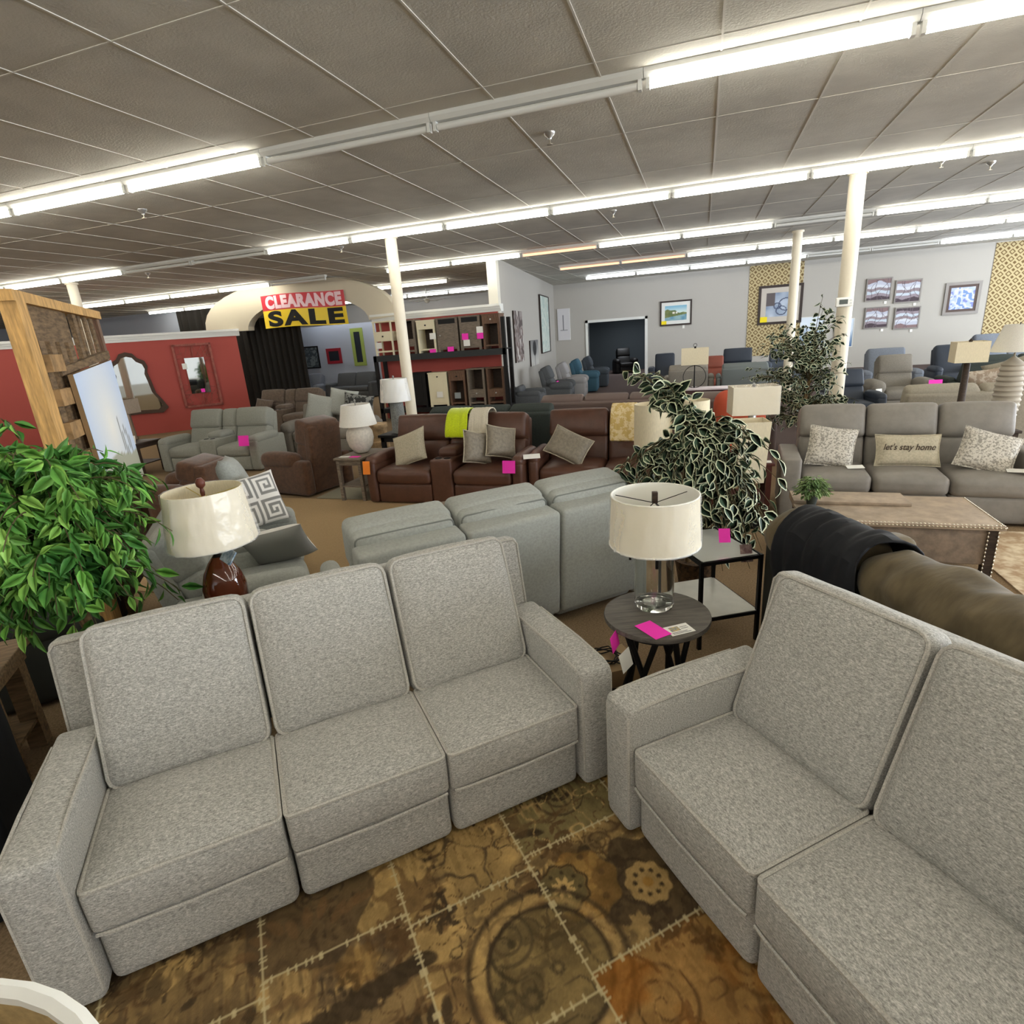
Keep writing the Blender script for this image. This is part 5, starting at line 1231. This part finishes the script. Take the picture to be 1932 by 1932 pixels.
# ------------------------------------------------------------------ nightstand rack
t = thing('display_rack', 'black beam display rack against the red wall holding two rows of nightstands', 'rack', (-6.5, 13.9, 0))
for (x, y) in ((-1.72, -.25), (1.9, -.25), (-1.72, .2), (1.9, .2)): MB().box(x-.045, x+.045, y-.04, y+.04, 0, 2.45 if x > 0 else 1.72).build('upright', M_black, t, smooth=False)
MB().box(-1.76, 1.94, -.29, -.23, 1.57, 1.72).build('beam', mat('black_steel', (52,54,54), .5), t, smooth=False)
MB().box(-1.76, 1.94, -.23, .25, 1.69, 1.72).build('shelf', M_black, t, smooth=False)
MB().box(-1.76, 1.94, -.29, .25, .22, .34).build('shelf', M_black, t, smooth=False)
MB().tube([(1.99, -.27, .05), (1.93, -.27, 1.6)], .018, 6).build('brace', M_black, t)
def nightstand(label, x0, x1, z, h, style, mt_, knob=M_steel, d=.4, front=None):
    w = x1-x0; t = thing('nightstand', label, 'nightstand', ((x0+x1)/2, 13.66, z)); fm = front or mt_
    MB().box(-w/2-.01, w/2+.01, -.01, d, h-.03, h).build('top', mt_, t, smooth=False)
    if style == 'open':      # legs, one drawer in the middle, low shelf
        for a in (-1, 1):
            for b in (0, 1): MB().box(a*(w/2-.02)-.02, a*(w/2-.02)+.02, .01+b*(d-.06), .05+b*(d-.06), 0, h-.03).build('leg', mt_, t, smooth=False)
        o = MB().box(-w/2+.04, w/2-.04, .005, d-.02, h*.42, h*.7).build('drawer', fm, t, smooth=False); MB().lathe([(.02, 0), (.02, .02), (0, .025)], 8, M=TR(0, .005, h*.56, rx=90)).build('knob', knob, o)
        MB().box(-w/2+.02, w/2-.02, .02, d-.02, .08, .12).build('shelf', mt_, t, smooth=False)
    elif style == 'top':     # drawer on top, open below
        for a in (-1, 1): MB().box(a*(w/2-.025)-.025, a*(w/2-.025)+.025, .0, d, 0, h-.03).build('side_panel', mt_, t, smooth=False)
        o = MB().box(-w/2+.05, w/2-.05, .005, d-.02, h*.72, h-.03).build('drawer', fm, t, smooth=False); MB().lathe([(.02, 0), (.02, .02), (0, .025)], 8, M=TR(0, .005, h*.84, rx=90)).build('knob', knob, o)
        MB().box(-w/2+.05, w/2-.05, .02, d, .06, .1).build('shelf', mt_, t, smooth=False)
        MB().box(-w/2+.05, w/2-.05, d-.02, d-.01, .1, h*.72).build('back_panel', M_wood_d, t, smooth=False)
    elif style == 'low':     # open niche on top, drawer low
        for a in (-1, 1): MB().box(a*(w/2-.025)-.025, a*(w/2-.025)+.025, .0, d, 0, h-.03).build('side_panel', mt_, t, smooth=False)
        o = MB().box(-w/2+.05, w/2-.05, .005, d-.02, h*.22, h*.44).build('drawer', fm, t, smooth=False); MB().lathe([(.02, 0), (.02, .02), (0, .025)], 8, M=TR(0, .005, h*.33, rx=90)).build('knob', knob, o)
        MB().box(-w/2+.05, w/2-.05, d-.02, d-.01, h*.44, h-.03).build('back_panel', M_wood_d, t, smooth=False)
        MB().box(-w/2+.05, w/2-.05, .02, d, .05, .09).build('shelf', mt_, t, smooth=False)
    else:                    # door front
        MB().box(-w/2, w/2, .02, d, .05, h-.03).build('body', mt_, t, smooth=False)
        top = h-.16 if style == 'niche' else h-.05
        o = MB().box(-w/2+.06, w/2-.06, .0, .02, .1, top).build('door', fm, t, smooth=False)
        MB().box(-w/2+.1, w/2-.1, -.006, .0, .15, top-.06).build('door_panel', fm, o, smooth=False)
        MB().lathe([(.018, 0), (.018, .02), (0, .025)], 8, M=TR(0 if style == 'doorc' else -w/2+.09, .0, top-.06 if style == 'doorc' else top*.6, rx=90)).build('knob', knob, o)
        if style == 'niche': MB().box(-w/2+.06, w/2-.06, .005, .02, h-.15, h-.04).build('niche', M_black, t, smooth=False)  # solid black plate stands in for the recess and its shade
        for a in (-1, 1): MB().box(a*(w/2-.03)-.03, a*(w/2-.03)+.03, .0, .05, 0, h-.03).build('leg', mt_, t, smooth=False)
    return t
nightstand('cream open nightstand with one drawer, leftmost on the upper shelf', -8.2, -7.66, 1.721, .86, 'open', M_cream, M_black)
nightstand('narrow grey cabinet just right of the column on the upper shelf', -7.45, -7.0, 1.721, .84, 'low', M_wood_g)
nightstand('cream nightstand with a top drawer on the upper shelf', -6.93, -6.43, 1.721, .8, 'top', M_cream, M_black)
nightstand('grey door nightstand, left of two alike on the upper shelf', -6.38, -5.8, 1.721, .82, 'niche', M_wood_g)
nightstand('grey door nightstand with pink and white tags on the upper shelf', -5.75, -5.2, 1.721, .82, 'niche', M_wood_g)
nightstand('brown nightstand with a top drawer, rightmost on the upper shelf', -5.14, -4.7, 1.721, .82, 'top', M_wood_b)
nightstand('black door nightstand, leftmost on the lower shelf', -7.3, -6.84, .341, .9, 'door', M_black)
nightstand('cream door nightstand with a black knob on the lower shelf', -6.76, -6.23, .341, .88, 'doorc', M_cream, M_black, front=M_cream)
nightstand('brown nightstand with a carved top drawer on the lower shelf', -6.18, -5.73, .341, .9, 'top', M_wood_b, M_black)
nightstand('grey nightstand with a low drawer, second from right on the lower shelf', -5.67, -5.2, .341, .93, 'low', M_wood_g)
nightstand('brown grey nightstand with a low drawer, rightmost on the lower shelf', -5.14, -4.68, .341, .93, 'low', M_wood_b)
for (x, z, mt_, lab) in ((-6.52, 1.73, M_pink, 'neon pink tag at the foot of the cream top drawer nightstand'), (-6.02, 1.76, M_pink, 'neon pink tag on the left grey door nightstand'), (-5.6, 2.05, M_pink, 'neon pink tag on the right grey door nightstand'),
                   (-5.57, 1.9, M_card, 'white tag below the pink tag on the right grey door nightstand'), (-5.2, 2.05, M_pink, 'neon pink tag on the rightmost upper nightstand'), (-5.2, 2.19, M_card, 'white tag above the pink tag of the rightmost upper nightstand'),
                   (-6.48, 2.12, M_card, 'white tag on the cream top drawer nightstand'), (-6.45, .66, M_card, 'white tag taped on the cream door nightstand'), (-5.95, .62, mat('grey_card', (150,156,156), .6), 'grey tag on the carved drawer nightstand'), (-8.05, 1.98, M_card, 'white tag with yellow edge on the leftmost cream nightstand')):
    card('price_tag', lab, (x, 13.62, z), 0, .17, .15, mt_, tilt=88)

# ------------------------------------------------------------------ wall pictures
def pal(cols, f, s):
    def fn(u, v):
        a = npn(u, v, f, s); b = npn(u, v, f*2.3, s+1); k = np.clip(a*.65+b*.35, 0, .999)*(len(cols)); i = np.clip(((k-.2*len(cols))/.6).astype(int), 0, len(cols)-1)
        return np.array(cols, float)[i]
    return fn
def scape(u, v):
    c = lerp3((120,178,206), (206,224,220), 1-(v-.6)*2.5); hill = .62+.12*np.sin(u*5+.6)+.04*np.sin(u*17)
    c = np.where((v < hill)[..., None], lerp3((88,104,60), (140,146,92), npn(u, v, 9, 3)), c); c = np.where((v < .2+.2*u)[..., None], lerp3((90,140,170), (150,180,180), npn(u, v, 6, 4)), c)
    c = np.where(((np.abs(u-.4) < .05) | (np.abs(u-.55) < .04))[..., None] & (np.abs(v-.52) < .07)[..., None], C3((226,220,206)), c); return c
def abst(cols, seed, bands=True):
    def fn(u, v):
        w = v+.12*(npn(u, v, 4, seed)-.5)+.04*np.sin(u*7+seed); i = np.clip((w*len(cols)).astype(int), 0, len(cols)-1); c = np.array(cols, float)[i]
        for k in range(4):
            x0 = .25+.2*k; l = np.abs(u-x0-.35*(v-.5)*((-1)**k)-.1*np.sin(v*6+seed+k)) < .012; c = np.where(l[..., None], C3((96,84,92)), c)
        return c
    return fn
def swirl(u, v):
    c = lerp3((190,200,212), (120,136,160), npn(u, v, 5, 2))
    for (x, y, r_) in ((.55, .25, .18), (.7, .5, .25), (.4, .45, .12)): c = np.where((np.abs(np.hypot(u-x, v-y)-r_) < .02)[..., None], C3((70,80,104)), c)
    return np.where((u < .3)[..., None] & (v > .45)[..., None], C3((92,84,84)), c)
BW = YB-.002
def bpic(label, x0, x1, z0, z1, fmt, fw, fn, **k): return picture('framed_picture', label, x1-x0, z1-z0, ((x0+x1)/2, BW-.024, (z0+z1)/2), (0, 0, 0), fmt, fw, fn, **k)
M_fd = mat('dark_frame', (58,48,44), .5); M_fs = mat('silver_frame', (122,117,112), .4, metal=.3)
bpic('small framed village landscape with a yellow sticker right of the doorway', -1.62, -.42, 1.93, 2.86, M_fd, .06, scape, matw=.13, sticker=M_yellow)
bpic('large framed abstract on the left patterned panel with a yellow sticker', 1.95, 3.45, 1.72, 3.1, M_fd, .09, swirl, matw=.18, mat_mt=mat('taupe_mat', (196,188,176), .8), sticker=M_yellow)
cl = [(66,52,60), (146,134,142), (192,202,212), (140,126,130), (204,208,216), (186,190,204), (128,104,104)]
bpic('framed striped abstract, top left of the group of four', 5.45, 6.24, 2.27, 3.03, M_fs, .04, abst(cl, 1)); bpic('framed striped abstract, top right of the group of four', 6.35, 7.14, 2.14, 2.9, M_fs, .04, abst(cl, 5))
bpic('framed striped abstract, bottom left of the group of four', 5.5, 6.26, 1.34, 2.07, M_fs, .04, abst(cl, 9)); bpic('framed striped abstract, bottom right of the group of four', 6.43, 7.2, 1.26, 2.0, M_fs, .04, abst(cl[::-1], 3))
bpic('silver framed blue floral picture left of the right patterned panel', 7.85, 8.88, 1.63, 2.67, M_fs, .09, pal([(120,130,190), (170,184,214), (204,206,222), (110,140,190)], 5, 7), matw=.08, mat_mt=mat('brown_mat', (92,78,72), .7))
bpic('pale blue seascape behind the second variegated tree, left one', 3.42, 4.25, .9, 1.9, M_white, .02, lambda u, v: lerp3((92,124,156), (220,230,240), v*1.4)); bpic('pale blue seascape beside the thick column, right one', 4.6, 5.2, .75, 1.75, M_white, .02, lambda u, v: lerp3((80,110,150), (214,226,238), v*1.6))
for (x, z, lab) in ((6.1, 2.2, 'top left'), (7.0, 2.07, 'top right'), (6.1, 1.27, 'bottom left'), (7.0, 1.19, 'bottom right')):
    card('price_tag', 'small white price label under the %s striped abstract' % lab, (x, BW-.02, z), 0, .08, .09, M_card, tilt=90)
card('price_tag', 'small white price label under the village landscape', (-.72, BW-.02, 1.86), 0, .08, .12, M_card, tilt=90)
# patterned panels
def lattice():
    m = bpy.data.materials.new('lattice_cloth'); m.use_nodes = True; nt = m.node_tree; b = nt.nodes['Principled BSDF']; b.inputs['Roughness'].default_value = .9
    tc = nt.nodes.new('ShaderNodeTexCoord'); sp = nt.nodes.new('ShaderNodeSeparateXYZ'); nt.links.new(tc.outputs['Object'], sp.inputs[0])
    def ma(op, a, b_=None):
        n = nt.nodes.new('ShaderNodeMath'); n.operation = op
        for i, x in enumerate((a, b_)):
            if x is None: continue
            if isinstance(x, (int, float)): n.inputs[i].default_value = x
            else: nt.links.new(x, n.inputs[i])
        return n.outputs[0]
    p = .225
    def cell(ox, oz):
        fx = ma('ABSOLUTE', ma('SUBTRACT', ma('FRACT', ma('ADD', ma('DIVIDE', sp.outputs[0], p), 100+ox)), .5))
        fz = ma('ABSOLUTE', ma('SUBTRACT', ma('FRACT', ma('ADD', ma('DIVIDE', sp.outputs[2], p), 100+oz)), .5)); return ma('ADD', fx, fz)
    d1 = cell(0, 0); d2 = cell(.5, .5)
    r1 = ma('MULTIPLY', ma('LESS_THAN', d1, .42), ma('GREATER_THAN', d1, .24)); r2 = ma('LESS_THAN', d2, .24)
    f = ma('MAXIMUM', r1, r2)
    mx = nt.nodes.new('ShaderNodeMix'); mx.data_type = 'RGBA'; nt.links.new(f, mx.inputs['Factor']); mx.inputs[6].default_value = lin((188,172,130)); mx.inputs[7].default_value = lin((112,90,54))
    nt.links.new(mx.outputs[2], b.inputs['Base Color']); return m
ML = lattice()
tag(MB().box(1.6, 3.42, YB-.02, YB-.004, .6, 3.83).build('patterned_wall_panel', ML, smooth=False), 'gold lattice patterned wall panel behind the farther column', 'wall panel')
tag(MB().box(9.1, 12.4, YB-.02, YB-.004, .8, 3.8).build('patterned_wall_panel', ML, smooth=False), 'gold lattice patterned wall panel at the right edge', 'wall panel')
# partition art
def onpart(s, z, d=.0): a = pa; return (-4.87+s*math.cos(a)+math.sin(a)*d, 14.4+s*math.sin(a)-math.cos(a)*d, z)
prot = (0, 0, pa)
picture('canvas_picture', 'tall pale green trellis canvas on the partition wall', 2.1, 2.0, onpart(7.0, 2.3, .01), prot, M_fd, .03, pal([(196,210,200), (214,222,212), (180,200,192)], 12, 3), depth=.06)
picture('canvas_picture', 'small black and white tree canvas low on the partition wall', 1.5, .8, onpart(4.4, 1.4, .01), prot, M_fd, 0, lambda u, v: np.where((np.hypot((u-.5)*1.3, v-.68) < .3)[..., None] | (np.abs(u-.5) < .03)[..., None], C3((50,50,52)), lerp3((210,208,200), (120,120,120), v)), depth=.04)
picture('canvas_picture', 'tall brown and white photo canvas nearest the nightstand rack', 1.2, 1.4, onpart(1.9, 1.95, .01), prot, M_fd, 0, pal([(200,196,190), (110,90,84), (150,140,136), (84,72,70)], 5, 12), depth=.04)
picture('canvas_picture', 'white canvas with grey sailing boats on the back wall corner', .52, 1.25, (-5.5, BW, 2.28), (0, 0, 0), M_white, 0, lambda u, v: np.where((np.abs(u-.45) < .04)[..., None] & (v > .3)[..., None] & (v < .8)[..., None] | (np.abs(v-.32) < .02)[..., None] & (np.abs(u-.5) < .3)[..., None], C3((130,130,134)), C3((214,212,214))), depth=.05)
# frames on the blue wall
def fpic(label, x0, x1, z0, z1, mt_, fw, fn): picture('framed_picture', label, x1-x0, z1-z0, ((x0+x1)/2, 21.99, (z0+z1)/2), (0, 0, 0), mt_, fw, fn)
fpic('black framed dark picture on the blue wall under the arch', -16.95, -16.05, 1.2, 2.15, M_black, .06, pal([(96,104,108), (70,78,82), (120,128,130)], 6, 4))
fpic('small red framed chalkboard on the blue wall under the arch', -15.65, -14.9, 1.35, 2.0, mat('crimson_frame', (150,40,50), .5), .12, lambda u, v: C3((34,38,44))+0*u[..., None])
fpic('tall green framed chalkboard on the blue wall under the arch', -14.3, -13.7, 1.2, 2.75, mat('green_frame', (150,166,84), .5), .15, lambda u, v: C3((34,40,48))+0*u[..., None])
# thermostat
t = thing('thermostat', 'white thermostat mounted on the thick cream column', 'thermostat', (1.95, 9.86, 2.13), 8)
MB().rbox((-.12, -.035, -.065), (.12, 0, .065), .015, n=2).build('housing', M_card, t)
MB().box(-.075, .04, -.038, -.035, -.03, .035).build('display', mat('lcd', (86,92,88), .3), t, smooth=False)
for dz in (-.02, .02): MB().box(.065, .095, -.038, -.035, dz-.01, dz+.01).build('button', M_house, t, smooth=False)

# ------------------------------------------------------------------ groups of repeats
GN = {'sofa': 'sofas on the showroom floor', 'recliner': 'recliners on the showroom floor', 'nightstand': 'nightstands on the display rack', 'price_tag': 'price tags on pictures and nightstands', 'price_card': 'neon price cards', 'framed_picture': 'framed wall pictures',
      'canvas_picture': 'frameless canvases', 'column': 'round cream columns', 'sprinkler_head': 'sprinkler heads on the ceiling', 'throw_pillow': 'throw pillows', 'hang_tag': 'white hang tags', 'information_card': 'information cards', 'side_table': 'wooden end tables',
      'table_lamp': 'table lamps', 'variegated_ficus_tree': 'variegated ficus trees', 'throw_blanket': 'throw blankets', 'greek_key_pillow': 'greek key pillows', 'patterned_wall_panel': 'patterned wall panels', 'curtain': 'black curtains', 'care_tag': 'care tags', 'drum_shade_lamp': 'drum shade lamps', 'area_rug': 'area rugs', 'armchair': 'armchairs at the left edge', 'back_pillow': 'loose back pillows'}
for o in bpy.data.objects:
    b_ = o.name.split('.')[0]
    if o.parent is None and 'label' in o and 'group' not in o and b_ in GN: o['group'] = GN[b_]
